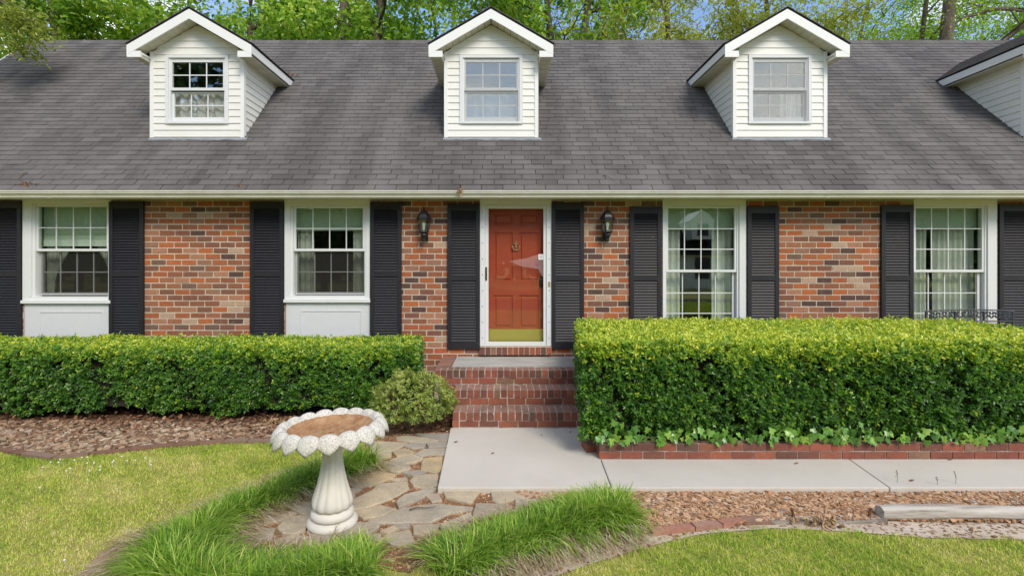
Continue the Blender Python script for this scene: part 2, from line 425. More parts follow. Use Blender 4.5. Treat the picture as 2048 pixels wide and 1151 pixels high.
def np_mesh(name, V, F, mat, tint=None, smooth=False):
    """V (n,3), F (m,k) of one polygon size"""
    V = np.ascontiguousarray(V, dtype=np.float32); F = np.ascontiguousarray(F, dtype=np.int32)
    me = bpy.data.meshes.new(name)
    me.vertices.add(len(V)); me.vertices.foreach_set('co', V.ravel())
    m, kk = F.shape
    me.loops.add(m * kk); me.loops.foreach_set('vertex_index', F.ravel())
    me.polygons.add(m)
    me.polygons.foreach_set('loop_start', np.arange(0, m * kk, kk, dtype=np.int32))
    me.polygons.foreach_set('use_smooth', np.full(m, smooth, dtype=bool))
    if tint is not None:
        a = me.attributes.new('tint', 'FLOAT', 'POINT')
        a.data.foreach_set('value', np.ascontiguousarray(tint, dtype=np.float32))
    me.materials.append(mat)
    me.update(calc_edges=True)
    return me
def np_obj(name, V, F, mat, parent=None, tint=None, smooth=False):
    V = np.asarray(V, dtype=np.float64)
    if parent is not None: V = V - np.array(wloc(parent))
    return link(name, np_mesh(name, V, F, mat, tint, smooth), parent)

class MB:
    def __init__(s): s.v = []; s.f = []; s.t = []; s.cur = 0.0
    def add(s, vs, fs, tint=None):
        o = len(s.v)
        s.v += [tuple(p) for p in vs]
        s.f += [tuple(i + o for i in f) for f in fs]
        s.t += [s.cur if tint is None else tint] * len(vs)
    def box(s, x0, x1, y0, y1, z0, z1, tint=None):
        s.add([(x0, y0, z0), (x1, y0, z0), (x1, y1, z0), (x0, y1, z0), (x0, y0, z1), (x1, y0, z1), (x1, y1, z1), (x0, y1, z1)],
              [(0, 3, 2, 1), (4, 5, 6, 7), (0, 1, 5, 4), (1, 2, 6, 5), (2, 3, 7, 6), (3, 0, 4, 7)], tint)
        return s
    def prism(s, A, B, tint=None):
        n = len(A)
        s.add(list(A) + list(B), [tuple(range(n)), tuple(range(2 * n - 1, n - 1, -1))] + [(i, i + n, (i + 1) % n + n, (i + 1) % n) for i in range(n)], tint)
        return s
    def tube(s, pts, rad, n=6, cap=True, tint=None):
        pts = [Vector(p) for p in pts]
        vs = []; fs = []
        for i, p in enumerate(pts):
            d = (pts[min(i + 1, len(pts) - 1)] - pts[max(i - 1, 0)]).normalized()
            u = d.cross(Vector((0, 0, 1)))
            if u.length < 0.05: u = d.cross(Vector((1, 0, 0)))
            u.normalize(); w = d.cross(u)
            r = rad[i] if hasattr(rad, '__len__') else rad
            for j in range(n):
                a = 2 * PI * j / n
                vs.append(p + u * (r * math.cos(a)) + w * (r * math.sin(a)))
        for i in range(len(pts) - 1):
            for j in range(n):
                fs.append((i * n + j, i * n + (j + 1) % n, (i + 1) * n + (j + 1) % n, (i + 1) * n + j))
        if cap:
            fs.append(tuple(range(n - 1, -1, -1))); fs.append(tuple((len(pts) - 1) * n + j for j in range(n)))
        s.add(vs, fs, tint)
        return s
    def lathe(s, prof, c, n=24, rf=None, cap=True, tint=None):
        vs = []; fs = []
        for r, z in prof:
            for j in range(n):
                a = 2 * PI * j / n
                rr = r * (rf(a, z) if rf else 1.0)
                vs.append((c[0] + rr * math.cos(a), c[1] + rr * math.sin(a), c[2] + z))
        m = len(prof)
        for i in range(m - 1):
            for j in range(n):
                fs.append((i * n + j, i * n + (j + 1) % n, (i + 1) * n + (j + 1) % n, (i + 1) * n + j))
        if cap:
            fs.append(tuple(range(n - 1, -1, -1))); fs.append(tuple((m - 1) * n + j for j in range(n)))
        s.add(vs, fs, tint)
        return s
    def mesh(s, name, mat, origin=(0, 0, 0), smooth=False, tint=False):
        ox, oy, oz = origin
        me = bpy.data.meshes.new(name)
        me.from_pydata([(x - ox, y - oy, z - oz) for x, y, z in s.v], [], s.f)
        if tint:
            a = me.attributes.new('tint', 'FLOAT', 'POINT')
            a.data.foreach_set('value', np.array(s.t, dtype=np.float32))
        me.materials.append(mat)
        if smooth: me.polygons.foreach_set('use_smooth', [True] * len(me.polygons))
        me.update()
        return me
    def build(s, name, mat, parent=None, smooth=False, tint=False, kind=None):
        o = link(name, s.mesh(name, mat, wloc(parent) if parent is not None else (0, 0, 0), smooth, tint), parent)
        if kind: o['kind'] = kind
        return o

def unit(a): return a / np.maximum(np.linalg.norm(a, axis=-1, keepdims=True), 1e-9)
def leaf_arrays(P, D, N, L, W, fold=0.15, curl=0.1):
    """six-cornered folded leaves from base points, directions, normals, lengths and widths"""
    D = unit(D); S = unit(np.cross(D, N)); N = unit(np.cross(S, D))
    L = L[:, None]; W = W[:, None]
    V = np.empty((len(P), 6, 3))
    V[:, 0] = P
    V[:, 1] = P + 0.35 * L * D + 0.5 * W * S + fold * W * N
    V[:, 2] = P + 0.72 * L * D + 0.36 * W * S + fold * W * N - 0.4 * curl * L * N
    V[:, 3] = P + L * D - curl * L * N
    V[:, 4] = P + 0.72 * L * D - 0.36 * W * S + fold * W * N - 0.4 * curl * L * N
    V[:, 5] = P + 0.35 * L * D - 0.5 * W * S + fold * W * N
    b = (np.arange(len(P)) * 6)[:, None]
    F = np.concatenate([b + np.array([0, 3, 2, 1]), b + np.array([0, 5, 4, 3])])
    return V.reshape(-1, 3), F
def leaves(name, P, D, N, L, W, tint, mat, parent=None, fold=0.15, curl=0.1):
    V, F = leaf_arrays(P, D, N, L, W, fold, curl)
    return np_obj(name, V, F, mat, parent, np.repeat(tint, 6))
def blades(name, P, D, H, W, bend, tint, mat, parent=None, segs=2):
    """thin arching blades: P base, D horizontal lean direction, H length, W width, bend 0..1"""
    n = len(P)
    S = np.stack([-D[:, 1], D[:, 0], np.zeros(n)], 1)
    cols = []
    for i in range(segs + 1):
        t = i / segs
        w = (W * (1.0 - 0.85 * t ** 1.6))[:, None] * 0.5
        c = P + D * (H * bend * t ** 1.7)[:, None]
        c[:, 2] += H * (t - 0.62 * bend * t ** 2.2)
        cols += [c - S * w, c + S * w]
    V = np.stack(cols, 1)
    k = 2 * (segs + 1)
    b = (np.arange(n) * k)[:, None]
    F = np.concatenate([b + np.array([2 * i, 2 * i + 1, 2 * i + 3, 2 * i + 2]) for i in range(segs)])
    return np_obj(name, V.reshape(-1, 3), F, mat, parent, np.repeat(tint, k))
def rand_units(n):
    return unit(RNG.normal(size=(n, 3)))
def in_poly(x, y, poly):
    x = np.asarray(x); y = np.asarray(y)
    r = np.zeros(x.shape, bool)
    j = len(poly) - 1
    for i in range(len(poly)):
        xi, yi = poly[i]; xj, yj = poly[j]
        c = ((yi > y) != (yj > y)) & (x < (xj - xi) * (y - yi) / ((yj - yi) if abs(yj - yi) > 1e-12 else 1e-12) + xi)
        r ^= c
        j = i
    return r
def scatter(poly, n):
    xs = [p[0] for p in poly]; ys = [p[1] for p in poly]
    x = RNG.uniform(min(xs), max(xs), n * 4); y = RNG.uniform(min(ys), max(ys), n * 4)
    k = in_poly(x, y, poly)
    return x[k][:n], y[k][:n]
CUBE_V = np.array([(-1, -1, -1), (1, -1, -1), (1, 1, -1), (-1, 1, -1), (-1, -1, 1), (1, -1, 1), (1, 1, 1), (-1, 1, 1)], float) * 0.5
CUBE_F = np.array([(0, 3, 2, 1), (4, 5, 6, 7), (0, 1, 5, 4), (1, 2, 6, 5), (2, 3, 7, 6), (3, 0, 4, 7)])
def pebbles(name, x, y, z, size, tint, mat, parent=None, flat=0.55, smooth=False):
    n = len(x)
    V = CUBE_V[None] + RNG.normal(0, 0.17, (n, 8, 3))
    V = V * (size[:, None] * np.stack([RNG.uniform(0.8, 1.4, n), RNG.uniform(0.7, 1.1, n), RNG.uniform(0.6, 1.1, n) * flat], 1))[:, None]
    a = RNG.uniform(0, 2 * PI, n); ca, sa = np.cos(a)[:, None], np.sin(a)[:, None]
    X = V[..., 0] * ca - V[..., 1] * sa; Y = V[..., 0] * sa + V[..., 1] * ca
    V = np.stack([X + x[:, None], Y + y[:, None], V[..., 2] + np.broadcast_to(z, (n,))[:, None]], -1)
    F = (np.arange(n) * 8)[:, None, None] + CUBE_F[None]
    return np_obj(name, V.reshape(-1, 3), F.reshape(-1, 4), mat, parent, np.repeat(tint, 8), smooth)
def sheet(name, poly, z, mat, label, depth=0.0):
    m = MB()
    if depth: m.prism([(x, y, z) for x, y in poly], [(x, y, z - depth) for x, y in poly])
    else: m.add([(x, y, z) for x, y in poly], [tuple(range(len(poly)))])
    o = m.build(name, mat)
    me = o.data
    return tag(o, label, kind='structure')

# ================================================================== GROUND
g = MB(); g.add([(-400, -400, -0.06), (400, -400, -0.06), (400, 400, -0.06), (-400, 400, -0.06)], [(0, 1, 2, 3)])
tag(g.build('ground', M['lawn']), 'patchy green and straw coloured lawn ground around the house', kind='structure')

# ================================================================== HOUSE
house = thing('brick_house', 'red brick cottage with dark shingle roof, white dormers and black louvred shutters', 'house', (0, 0, 0))
HX0, HX1 = -9.75, 12.6
ROX0, ROX1 = -10.05, 12.9
EAVE_Y, EAVE_Z = -0.36, 2.96
def roofz(y): return EAVE_Z + (y - EAVE_Y)
RIDGE_Y = 3.34
RIDGE_Z = roofz(RIDGE_Y)
WALL_TOP = 2.855

# openings: casing boxes in photo pixels  (x0, x1, y_top, y_bottom)
WINS = [
    dict(c=(47, 224, 399, 606), up=(75, 212, 413, 497), lo=(79, 213, 503, 585), rows=(2, 2), apron=True, shade=478, lab='left'),
    dict(c=(570, 741, 399, 604), up=(591, 725, 416, 497), lo=(593, 725, 503, 584), rows=(2, 2), apron=True, shade=458, lab='mid'),
    dict(c=(1325, 1491, 399, 690), up=(1337, 1470, 416, 539), lo=(1335, 1468, 545, 668), rows=(3, 3), apron=False, shade=456, lab='tall'),
    dict(c=(1826, 1992, 399, 690), up=(1833, 1966, 416, 539), lo=(1832, 1962, 545, 668), rows=(3, 3), apron=False, shade=455, lab='tall2'),
]
DOOR = (960, 1103, 398, 691)
opens = []
for w in WINS:
    x0, x1, y0, y1 = w['c']
    yb = 705 if w['apron'] else y1
    opens.append((wx(x0), wx(x1), wz(yb), wz(y0)))
opens.append((wx(DOOR[0]), wx(DOOR[1]), wz(DOOR[3]), wz(DOOR[2])))
opens.sort()

m = MB()
xs = [HX0]
for o in opens: xs += [o[0], o[1]]
xs.append(HX1)
for i in range(len(xs) - 1):
    a, b = xs[i], xs[i + 1]
    if i % 2 == 0: m.box(a, b, 0.0055, 0.25, -0.4, WALL_TOP)
    else:
        o = opens[i // 2]
        m.box(a, b, 0.0055, 0.25, -0.4, o[2])
        if o[3] < WALL_TOP - 0.01: m.box(a, b, 0.0055, 0.25, o[3], WALL_TOP)
wall = m.build('brick_wall', M['mortar'], house)

PITCH, COURSE, JH, JV = 0.2284, 0.0877, 0.0150, 0.0170
shut_px = [(-26, 42, 402), (218, 287, 403), (500, 567, 403), (740, 803, 404), (895, 960, 407), (1103, 1168, 405), (1260, 1323, 413), (1495, 1558, 412), (1763, 1827, 410), (1999, 2064, 408)]
shut_x = [(wx(a), wx(b)) for a, b, _ in shut_px]
cand = []
for r in range(-1, 34):
    z0 = WALL_TOP - 0.012 - (r + 1) * COURSE + JV
    z1 = z0 + COURSE - JV
    if z0 < -0.12 or z1 > WALL_TOP: continue
    off = (0.5 if r % 2 else 0.0) * PITCH + 0.03 * math.sin(r * 1.7) * 0.3
    for c in range(-46, 60):
        a = c * PITCH + off + 0.02; b = a + PITCH - JH
        segs = [(max(a, HX0), min(b, HX1))]
        for o in opens:
            if z1 < o[2] - 0.005 or z0 > o[3] + 0.005: continue
            ns = []
            for (p, q) in segs:
                if q <= o[0] or p >= o[1]: ns.append((p, q)); continue
                if p < o[0] - 0.006: ns.append((p, o[0] - 0.004))
                if q > o[1] + 0.006: ns.append((o[1] + 0.004, q))
            segs = ns
        for p, q in segs:
            if q - p < 0.02: continue
            vis = q - p
            for k_, (sa, sb) in enumerate(shut_x):
                zb = wz(697)
                if z1 > zb: vis -= max(0, min(q, sb) - max(p, sa))
            hid = z1 < (wz(672) if (p + q) / 2 < wx(843) else (0.55 if p < 1.2 else wz(640)))
            if abs((p + q) / 2) > 7.6: hid = True
            cand.append((vis * (0 if hid else 1), p, q, z0, z1))
order = sorted(range(len(cand)), key=lambda i: (-round(cand[i][0], 2), abs((cand[i][1] + cand[i][2]) / 2)))
single = set(order[:300])
full_w = PITCH - JH
bvars = []
for v in range(5):
    mm = MB()
    vs = []
    for (x, y, z) in CUBE_V:
        jx = random.uniform(-0.0022, 0.0022); jz = random.uniform(-0.0018, 0.0018)
        vs.append((x * full_w + jx, y * 0.06 + (random.uniform(-0.002, 0.002) if y < 0 else 0), z * (COURSE - JV) + jz))
    mm.add(vs, [tuple(f) for f in CUBE_F])
    bvars.append(mm.mesh('brick', M['brick'], tint=False))
rest = MB()
for i, (vis, p, q, z0, z1) in enumerate(cand):
    if i in single and abs((q - p) - full_w) < 0.004:
        o = link('brick', random.choice(bvars), wall, ((p + q) / 2, 0.03 + random.uniform(-0.002, 0.002), (z0 + z1) / 2), (0, random.uniform(-0.006, 0.006), random.uniform(-0.006, 0.006)))
    elif i in single:
        mm = MB().box(p, q, 0.0, 0.06, z0, z1)
        mm.build('brick', M['brick'], wall)
    else:
        j = random.uniform(-0.002, 0.002)
        rest.box(p, q, 0.0 + j, 0.06, z0, z1, tint=random.random())
rest.build('brick_courses', M['brick'], wall, tint=True, kind='stuff')

# shell behind the front wall: gables, back wall, floors, partitions
m = MB()
m.box(HX0, HX1, 6.55, 6.8, -0.4, WALL_TOP)
for xa, xb in ((HX0 - 0.005, HX0 + 0.2), (HX1 - 0.2, HX1 + 0.005)):
    m.prism([(xa, 0.255, -0.4), (xa, 6.545, -0.4), (xa, 6.545, 2.86), (xa, RIDGE_Y, 6.42), (xa, 0.255, 3.45 - 0.1)],
            [(xb, 0.255, -0.4), (xb, 6.545, -0.4), (xb, 6.545, 2.86), (xb, RIDGE_Y, 6.42), (xb, 0.255, 3.45 - 0.1)])
m.build('gable_wall', M['brick'], house)
m = MB()
m.box(HX0 + 0.21, HX1 - 0.21, 0.255, 6.54, 0.55, 0.62)
m.box(HX0 + 0.21, HX1 - 0.21, 0.255, 6.54, 2.86, 2.95)
m.box(HX0 + 0.21, HX1 - 0.21, 3.2, 3.3, 0.63, 2.85)
for x in (-4.9, -1.0, 1.6, 5.0): m.box(x, x + 0.1, 0.255, 3.19, 0.63, 2.85)
m.build('interior_walls', M['interior'], house)

# --- roof deck with holes under the dormers
DORM = [-4.90, -0.181, 4.453, 9.13]
DY, DHW = 0.60, 0.752                # front face depth, half width
D_EZ, D_RZ, D_OH = 5.335, 5.90, 0.975  # dormer eave and ridge heights, eave half width
m = MB()
NRM = Vector((0, -1, 1)).normalized()
def slab(x0, x1, ya, yb):
    m.prism([(x0, ya, roofz(ya)), (x1, ya, roofz(ya)), (x1, yb, roofz(yb)), (x0, yb, roofz(yb))],
            [(x0, ya + 0.03, roofz(ya) - 0.05), (x1, ya + 0.03, roofz(ya) - 0.05), (x1, yb + 0.0, roofz(yb) - 0.08), (x0, yb, roofz(yb) - 0.08)])
xs = [ROX0]
for c in DORM: xs += [c - 0.70, c + 0.70]
xs.append(ROX1)
for i in range(len(xs) - 1):
    if i % 2 == 0: slab(xs[i], xs[i + 1], EAVE_Y, RIDGE_Y)
    else:
        slab(xs[i], xs[i + 1], EAVE_Y, DY + 0.04)
        slab(xs[i], xs[i + 1], 1.97, RIDGE_Y)
m.prism([(ROX0, RIDGE_Y, RIDGE_Z), (ROX1, RIDGE_Y, RIDGE_Z), (ROX1, 7.1, 2.9), (ROX0, 7.1, 2.9)],
        [(ROX0, RIDGE_Y, RIDGE_Z - 0.1), (ROX1, RIDGE_Y, RIDGE_Z - 0.1), (ROX1, 7.06, 2.8), (ROX0, 7.06, 2.8)])
k = MatB('roof_felt'); k.col((0.022, 0.021, 0.021)); k.set(rough=0.95, spec=0.1); M['felt'] = k.m
roof = m.build('roof', M['felt'], house)

EXPO, TABW, GAP = 0.127, 0.305, 0.007
c45 = math.sqrt(0.5)
def tab_verts(w, L=0.150, th=0.007, lift=0.012):
    # local frame: x along eave, t up the slope, n normal
    vs = []
    for n0, n1 in ((0.0015, 0.003), (lift, lift - th)):
        pass
    P = []
    for (x, t, n) in ((0, 0, 0.003), (w, 0, 0.003), (w, L, 0.0012), (0, L, 0.0012), (0, 0, lift), (w, 0, lift), (w, L, 0.003), (0, L, 0.003)):
        P.append((x, t * c45 - n * c45, t * c45 + n * c45))
    return P
tmesh = []
for v in range(4):
    mm = MB()
    vs = tab_verts(TABW - GAP - random.uniform(0, 0.003), lift=0.012 + random.uniform(-0.002, 0.003))
    mm.add(vs, [tuple(f) for f in CUBE_F])
    tmesh.append(mm.mesh('shingle', M['shingle']))
nrow = int((RIDGE_Y - EAVE_Y) / c45 / EXPO)
rest = MB()
nsing = 0
row_off = 0.0
for r in range(nrow + 1):
    t0 = r * EXPO - 0.012
    y0 = EAVE_Y + t0 * c45; z0 = EAVE_Z + t0 * c45
    row_off = (0.5 * (r % 2)) * TABW + 0.035 * math.sin(r * 2.3) + 0.012 * random.uniform(-1, 1)
    x = ROX0 - TABW + row_off
    L = 0.150 if r < nrow else max(0.04, (RIDGE_Y - y0) / c45)
    tabs = []
    ym = y0 + 0.045
    while x < ROX1:
        sg = [(max(x, ROX0), min(x + TABW - GAP, ROX1))]
        x += TABW
        if DY - 0.02 < ym < 1.95:
            for c in DORM:
                a_, b_ = c - DHW + 0.035, c + DHW - 0.035
                sg = [q for p in sg for q in (((p[0], min(p[1], a_)), (max(p[0], b_), p[1])) if p[0] < b_ and p[1] > a_ else (p,))]
        tabs += [p for p in sg if p[1] - p[0] > 0.015]
    for x0, x1 in tabs:
        mid = (x0 + x1) / 2
        inview = wx(-5, y0) < mid < wx(2053, y0)
        if r < 6 and inview and nsing < 300 and abs(x1 - x0 - (TABW - GAP)) < 1e-6:
            link('shingle', random.choice(tmesh), roof, (x0, y0 + random.uniform(-0.001, 0.001), z0), (0, random.uniform(-0.003, 0.003), 0))
            nsing += 1
        else:
            j = random.uniform(-0.0015, 0.0025); jz = random.uniform(-0.002, 0.002)
            vs = [(px + x0, py + y0 + jz, pz + z0 + jz) for px, py, pz in tab_verts(x1 - x0, L, lift=0.012 + j)]
            rest.add(vs, [tuple(f) for f in CUBE_F], random.random())
rest.build('shingle_courses', M['shingle'], roof, tint=True, kind='stuff')
m = MB()
x = ROX0
while x < ROX1:
    x1 = min(x + 0.28, ROX1)
    h = 0.018 + random.uniform(0, 0.006)
    m.prism([(x, RIDGE_Y - 0.10, RIDGE_Z - 0.085), (x, RIDGE_Y, RIDGE_Z + h), (x, RIDGE_Y + 0.12, RIDGE_Z - 0.10), (x, RIDGE_Y, RIDGE_Z - 0.02)],
            [(x1 - 0.004, RIDGE_Y - 0.10, RIDGE_Z - 0.085), (x1 - 0.004, RIDGE_Y, RIDGE_Z + h), (x1 - 0.004, RIDGE_Y + 0.12, RIDGE_Z - 0.10), (x1 - 0.004, RIDGE_Y, RIDGE_Z - 0.02)], random.random())
    x += 0.28
m.build('ridge_cap', M['shingle'], roof, tint=True)

# --- eave: fascia, soffit, gutter, rake boards
m = MB(); m.box(ROX0 + 0.02, ROX1 - 0.02, -0.335, -0.30, 2.84, 2.955); m.build('fascia_board', M['trim'], house)
m = MB()
x = ROX0 + 0.02
while x < ROX1 - 0.1:            # vented soffit panels, each with two ribs
    w = 0.305
    m.box(x, x + w - 0.006, -0.298, 0.008, 2.862, 2.872)
    m.box(x + 0.10, x + 0.112, -0.296, 0.006, 2.858, 2.8615); m.box(x + 0.20, x + 0.212, -0.296, 0.006, 2.858, 2.8615)
    x += w
m.build('soffit', M['soffit'], house)
m = MB()
gprof = [(-0.337, 2.942), (-0.337, 2.848), (-0.405, 2.848), (-0.412, 2.872), (-0.432, 2.893), (-0.444, 2.904), (-0.444, 2.922), (-0.455, 2.926), (-0.455, 2.942), (-0.445, 2.942), (-0.445, 2.932), (-0.434, 2.918), (-0.345, 2.91), (-0.345, 2.942)]
x = ROX0
for x1 in (-6.4, -1.35, -0.02, 4.6, ROX1):
    m.prism([(x, y, z) for y, z in gprof], [(x1 - 0.002, y, z) for y, z in gprof])
    if x1 < ROX1:
        gp2 = [(y - 0.003 if y < -0.34 else y, z - 0.003 if z < 2.9 else z + 0.001) for y, z in gprof]
        m.prism([(x1 - 0.03, y, z) for y, z in gp2], [(x1 + 0.03, y, z) for y, z in gp2])
    x = x1
for i in range(28):
    xx = ROX0 + 0.4 + i * 0.81
    m.box(xx, xx + 0.03, -0.45, -0.34, 2.934, 2.939)
m.build('gutter', M['gutter'], house)
m = MB()
for xa, xb in ((ROX0 - 0.025, ROX0 - 0.002), (ROX1 + 0.002, ROX1 + 0.025)):
    A = [(EAVE_Y, EAVE_Z + 0.01), (RIDGE_Y, RIDGE_Z + 0.01), (RIDGE_Y, RIDGE_Z - 0.16), (EAVE_Y, EAVE_Z - 0.14)]
    m.prism([(xa, y, z) for y, z in A], [(xb, y, z) for y, z in A])
m.build('rake_board', M['trim'], house)

# ------------------------------------------------------------------ double hung window builder (shared by wall and dormers)
pane_cache = {}
def pane(parent, x0, x1, z0, z1, y, mat):
    key = (round(x1 - x0, 3), round(z1 - z0, 3), mat.name)
    if key not in pane_cache:
        w, h = (x1 - x0) / 2, (z1 - z0) / 2
        pane_cache[key] = MB().box(-w, w, -0.002, 0.002, -h, h).mesh('pane', mat)
    return link('pane', pane_cache[key], parent, ((x0 + x1) / 2, y, (z0 + z1) / 2))
def sash(parent, x0, x1, z0, z1, y, cols, rows, stile, top, bot, mat, gmat, mw=0.013):
    """x0..z1 = daylight of the glass; frame bars butt round it"""
    f = MB()
    f.box(x0 - stile, x0, y - 0.02, y + 0.02, z0 - bot, z1 + top); f.box(x1, x1 + stile, y - 0.02, y + 0.02, z0 - bot, z1 + top)
    f.box(x0, x1, y - 0.02, y + 0.02, z1, z1 + top); f.box(x0, x1, y - 0.02, y + 0.02, z0 - bot, z0)
    f.build('sash', mat, parent)
    g = MB()
    dx = (x1 - x0) / cols; dz = (z1 - z0) / rows
    for i in range(1, cols):
        g.box(x0 + i * dx - mw / 2, x0 + i * dx + mw / 2, y - 0.008, y + 0.008, z0, z1)
    for j in range(1, rows):
        for i in range(cols):
            a = x0 + i * dx + (mw / 2 if i else 0); b = x0 + (i + 1) * dx - (mw / 2 if i < cols - 1 else 0)
            g.box(a, b, y - 0.008, y + 0.008, z0 + j * dz - mw / 2, z0 + j * dz + mw / 2)
    g.build('muntin_grid', mat, parent)
    for i in range(cols):
        for j in range(rows):
            a = x0 + i * dx + (mw / 2 if i else 0); b = x0 + (i + 1) * dx - (mw / 2 if i < cols - 1 else 0)
            c = z0 + j * dz + (mw / 2 if j else 0); d = z0 + (j + 1) * dz - (mw / 2 if j < rows - 1 else 0)
            pane(parent, a, b, c, d, y, gmat)
def drape(parent, name, x0, x1, z0, z1, y, mat, amp=0.02, folds=6, tie=None):
    nu, nv = max(16, folds * 8), 14
    V = []; F = []
    for j in range(nv + 1):
        v = j / nv
        for i in range(nu + 1):
            u = i / nu
            a, b = x0, x1
            if tie:                       # gathered towards one side at the bottom
                side, k_ = tie
                s = math.sin(min(1, v * 1.15) * PI / 2) ** 1.4 * k_
                if side < 0: b = x1 + (x0 + 0.07 - x1) * s
                else: a = x0 + (x1 - 0.07 - x0) * s
            V.append((a + (b - a) * u, y + amp * math.sin(u * folds * 2 * PI + 0.6 * math.sin(v * 3)) + 0.3 * amp * math.sin(u * folds * 4.3 * PI + 1), z1 + (z0 - z1) * v))
    for j in range(nv):
        for i in range(nu):
            q = j * (nu + 1) + i
            F.append((q, q + 1, q + nu + 2, q + nu + 1))
    # a second sheet 3 mm behind closes it as cloth with thickness
    n = len(V); V += [(x, y_ + 0.003, z) for x, y_, z in V]
    F += [(a + n, d + n, c + n, b + n) for a, b, c, d in F]
    return np_obj(name, np.array(V), np.array(F), mat, parent, smooth=True)

for w in WINS:
    x0, x1, y0, y1 = w['c']
    X0, X1, Zt, Zb = wx(x0), wx(x1), wz(y0), wz(y1)
    ux0, ux1, uy0, uy1 = w['up']; lx0, lx1, ly0, ly1 = w['lo']
    U = (wx(ux0), wx(ux1), wz(uy1), wz(uy0)); Lw = (wx(lx0), wx(lx1), wz(ly1), wz(ly0))
    f = MB()
    # outer casing: head, jambs, sill, set 15 mm proud of the brick; stepped inner stop
    hb = U[3] + 0.045
    jl, jr = U[0] - 0.075, U[1] + 0.06
    f.box(X0, X1, -0.018, 0.10, hb, Zt)
    f.box(X0, jl, -0.018, 0.10, Zb + 0.10, hb); f.box(jr, X1, -0.018, 0.10, Zb + 0.10, hb)
    win = f.build('window', M['casing'], house)
    f = MB()
    f.box(jl, U[0] - 0.034, 0.004, 0.12, Zb + 0.10, hb); f.box(U[1] + 0.030, jr, 0.004, 0.12, Zb + 0.10, hb)
    f.box(U[0] - 0.034, U[1] + 0.030, 0.004, 0.12, U[3] + 0.034, hb)
    f.build('window_frame', M['casing'], win)
    f = MB(); f.box(X0 - 0.005, X1 + 0.005, -0.045, 0.12, Zb + 0.0, Zb + 0.045); f.box(X0 + 0.10, X1 - 0.06, -0.012, 0.12, Zb + 0.045, Zb + 0.10)
    f.box(X0, X0 + 0.10, -0.018, 0.10, Zb + 0.045, Zb + 0.10); f.box(X1 - 0.06, X1, -0.018, 0.10, Zb + 0.045, Zb + 0.10)
    f.build('sill', M['casing'], win)
    sash(win, *U, 0.035, 4, w['rows'][0], 0.030, 0.032, 0.036, M['casing'], M['glass'])
    sash(win, *Lw, 0.080, 4, w['rows'][1], 0.034, 0.02, 0.036, M['casing'], M['glass'])
    # insect screen in front of the lower sash
    if w['apron']: MB().box(Lw[0] - 0.02, Lw[1] + 0.02, 0.047, 0.048, Lw[2] - 0.02, Lw[3] + 0.0).build('insect_screen', M['screen_dark'], win)
    if w['apron']:
        f = MB(); zb2 = wz(704)
        f.box(X0 + 0.015, X1, 0.0, 0.10, zb2, Zb)
        ap = f.build('apron_panel', M['apron'], win)
        f = MB(); a, b, c, d = X0 + 0.24, X1 - 0.13, zb2 + 0.08, Zb - 0.12
        for q in ((a, b, d - 0.016, d), (a, b, c, c + 0.016), (a, a + 0.016, c + 0.016, d - 0.016), (b - 0.016, b, c + 0.016, d - 0.016)):
            f.box(q[0], q[1], -0.008, 0.0, q[2], q[3])
        f.build('panel_moulding', M['apron'], win)
    # behind the glass
    zsh = wz(w['shade'])
    MB().box(U[0] - 0.04, U[1] + 0.04, 0.150, 0.153, zsh, U[3] + 0.04).build('roller_shade', M['shade'], win)
    MB().box(U[0] - 0.04, U[1] + 0.04, 0.146, 0.1565, zsh - (0.10 if w['lab'] == 'left' else 0.012), zsh - 0.001).build('shade_hem', M['shadeband'], win)
    zl = Lw[2] - 0.03
    if w['lab'] == 'left':
        xm = (U[0] + U[1]) / 2
        drape(win, 'curtain', U[0] - 0.05, U[0] + 0.40, zl, zsh + 0.05, 0.21, M['curtain'], 0.012, 5, (-1, 0.85))
        drape(win, 'curtain', U[1] - 0.36, U[1] + 0.05, zl, zsh + 0.05, 0.21, M['curtain'], 0.012, 5, (1, 0.85))
    elif w['lab'] == 'mid':
        drape(win, 'curtain', U[0] - 0.05, U[0] + 0.20, zl, zsh + 0.05, 0.21, M['curtain'], 0.018, 3)
        drape(win, 'curtain', U[1] - 0.20, U[1] + 0.05, zl, zsh + 0.05, 0.21, M['curtain'], 0.018, 3)
    elif w['lab'] == 'tall':
        drape(win, 'curtain', U[0] - 0.05, U[0] + 0.24, zl, zsh + 0.05, 0.21, M['curtain'], 0.018, 3)
        drape(win, 'curtain', U[1] - 0.26, U[1] + 0.05, zl, zsh + 0.05, 0.21, M['curtain'], 0.018, 3)
    else:
        drape(win, 'curtain', U[0] - 0.05, U[0] + 0.31, zl, zsh + 0.05, 0.21, M['curtain'], 0.02, 5)
        drape(win, 'curtain', U[0] + 0.42, U[1] + 0.05, zl, zsh + 0.05, 0.21, M['curtain'], 0.02, 7)

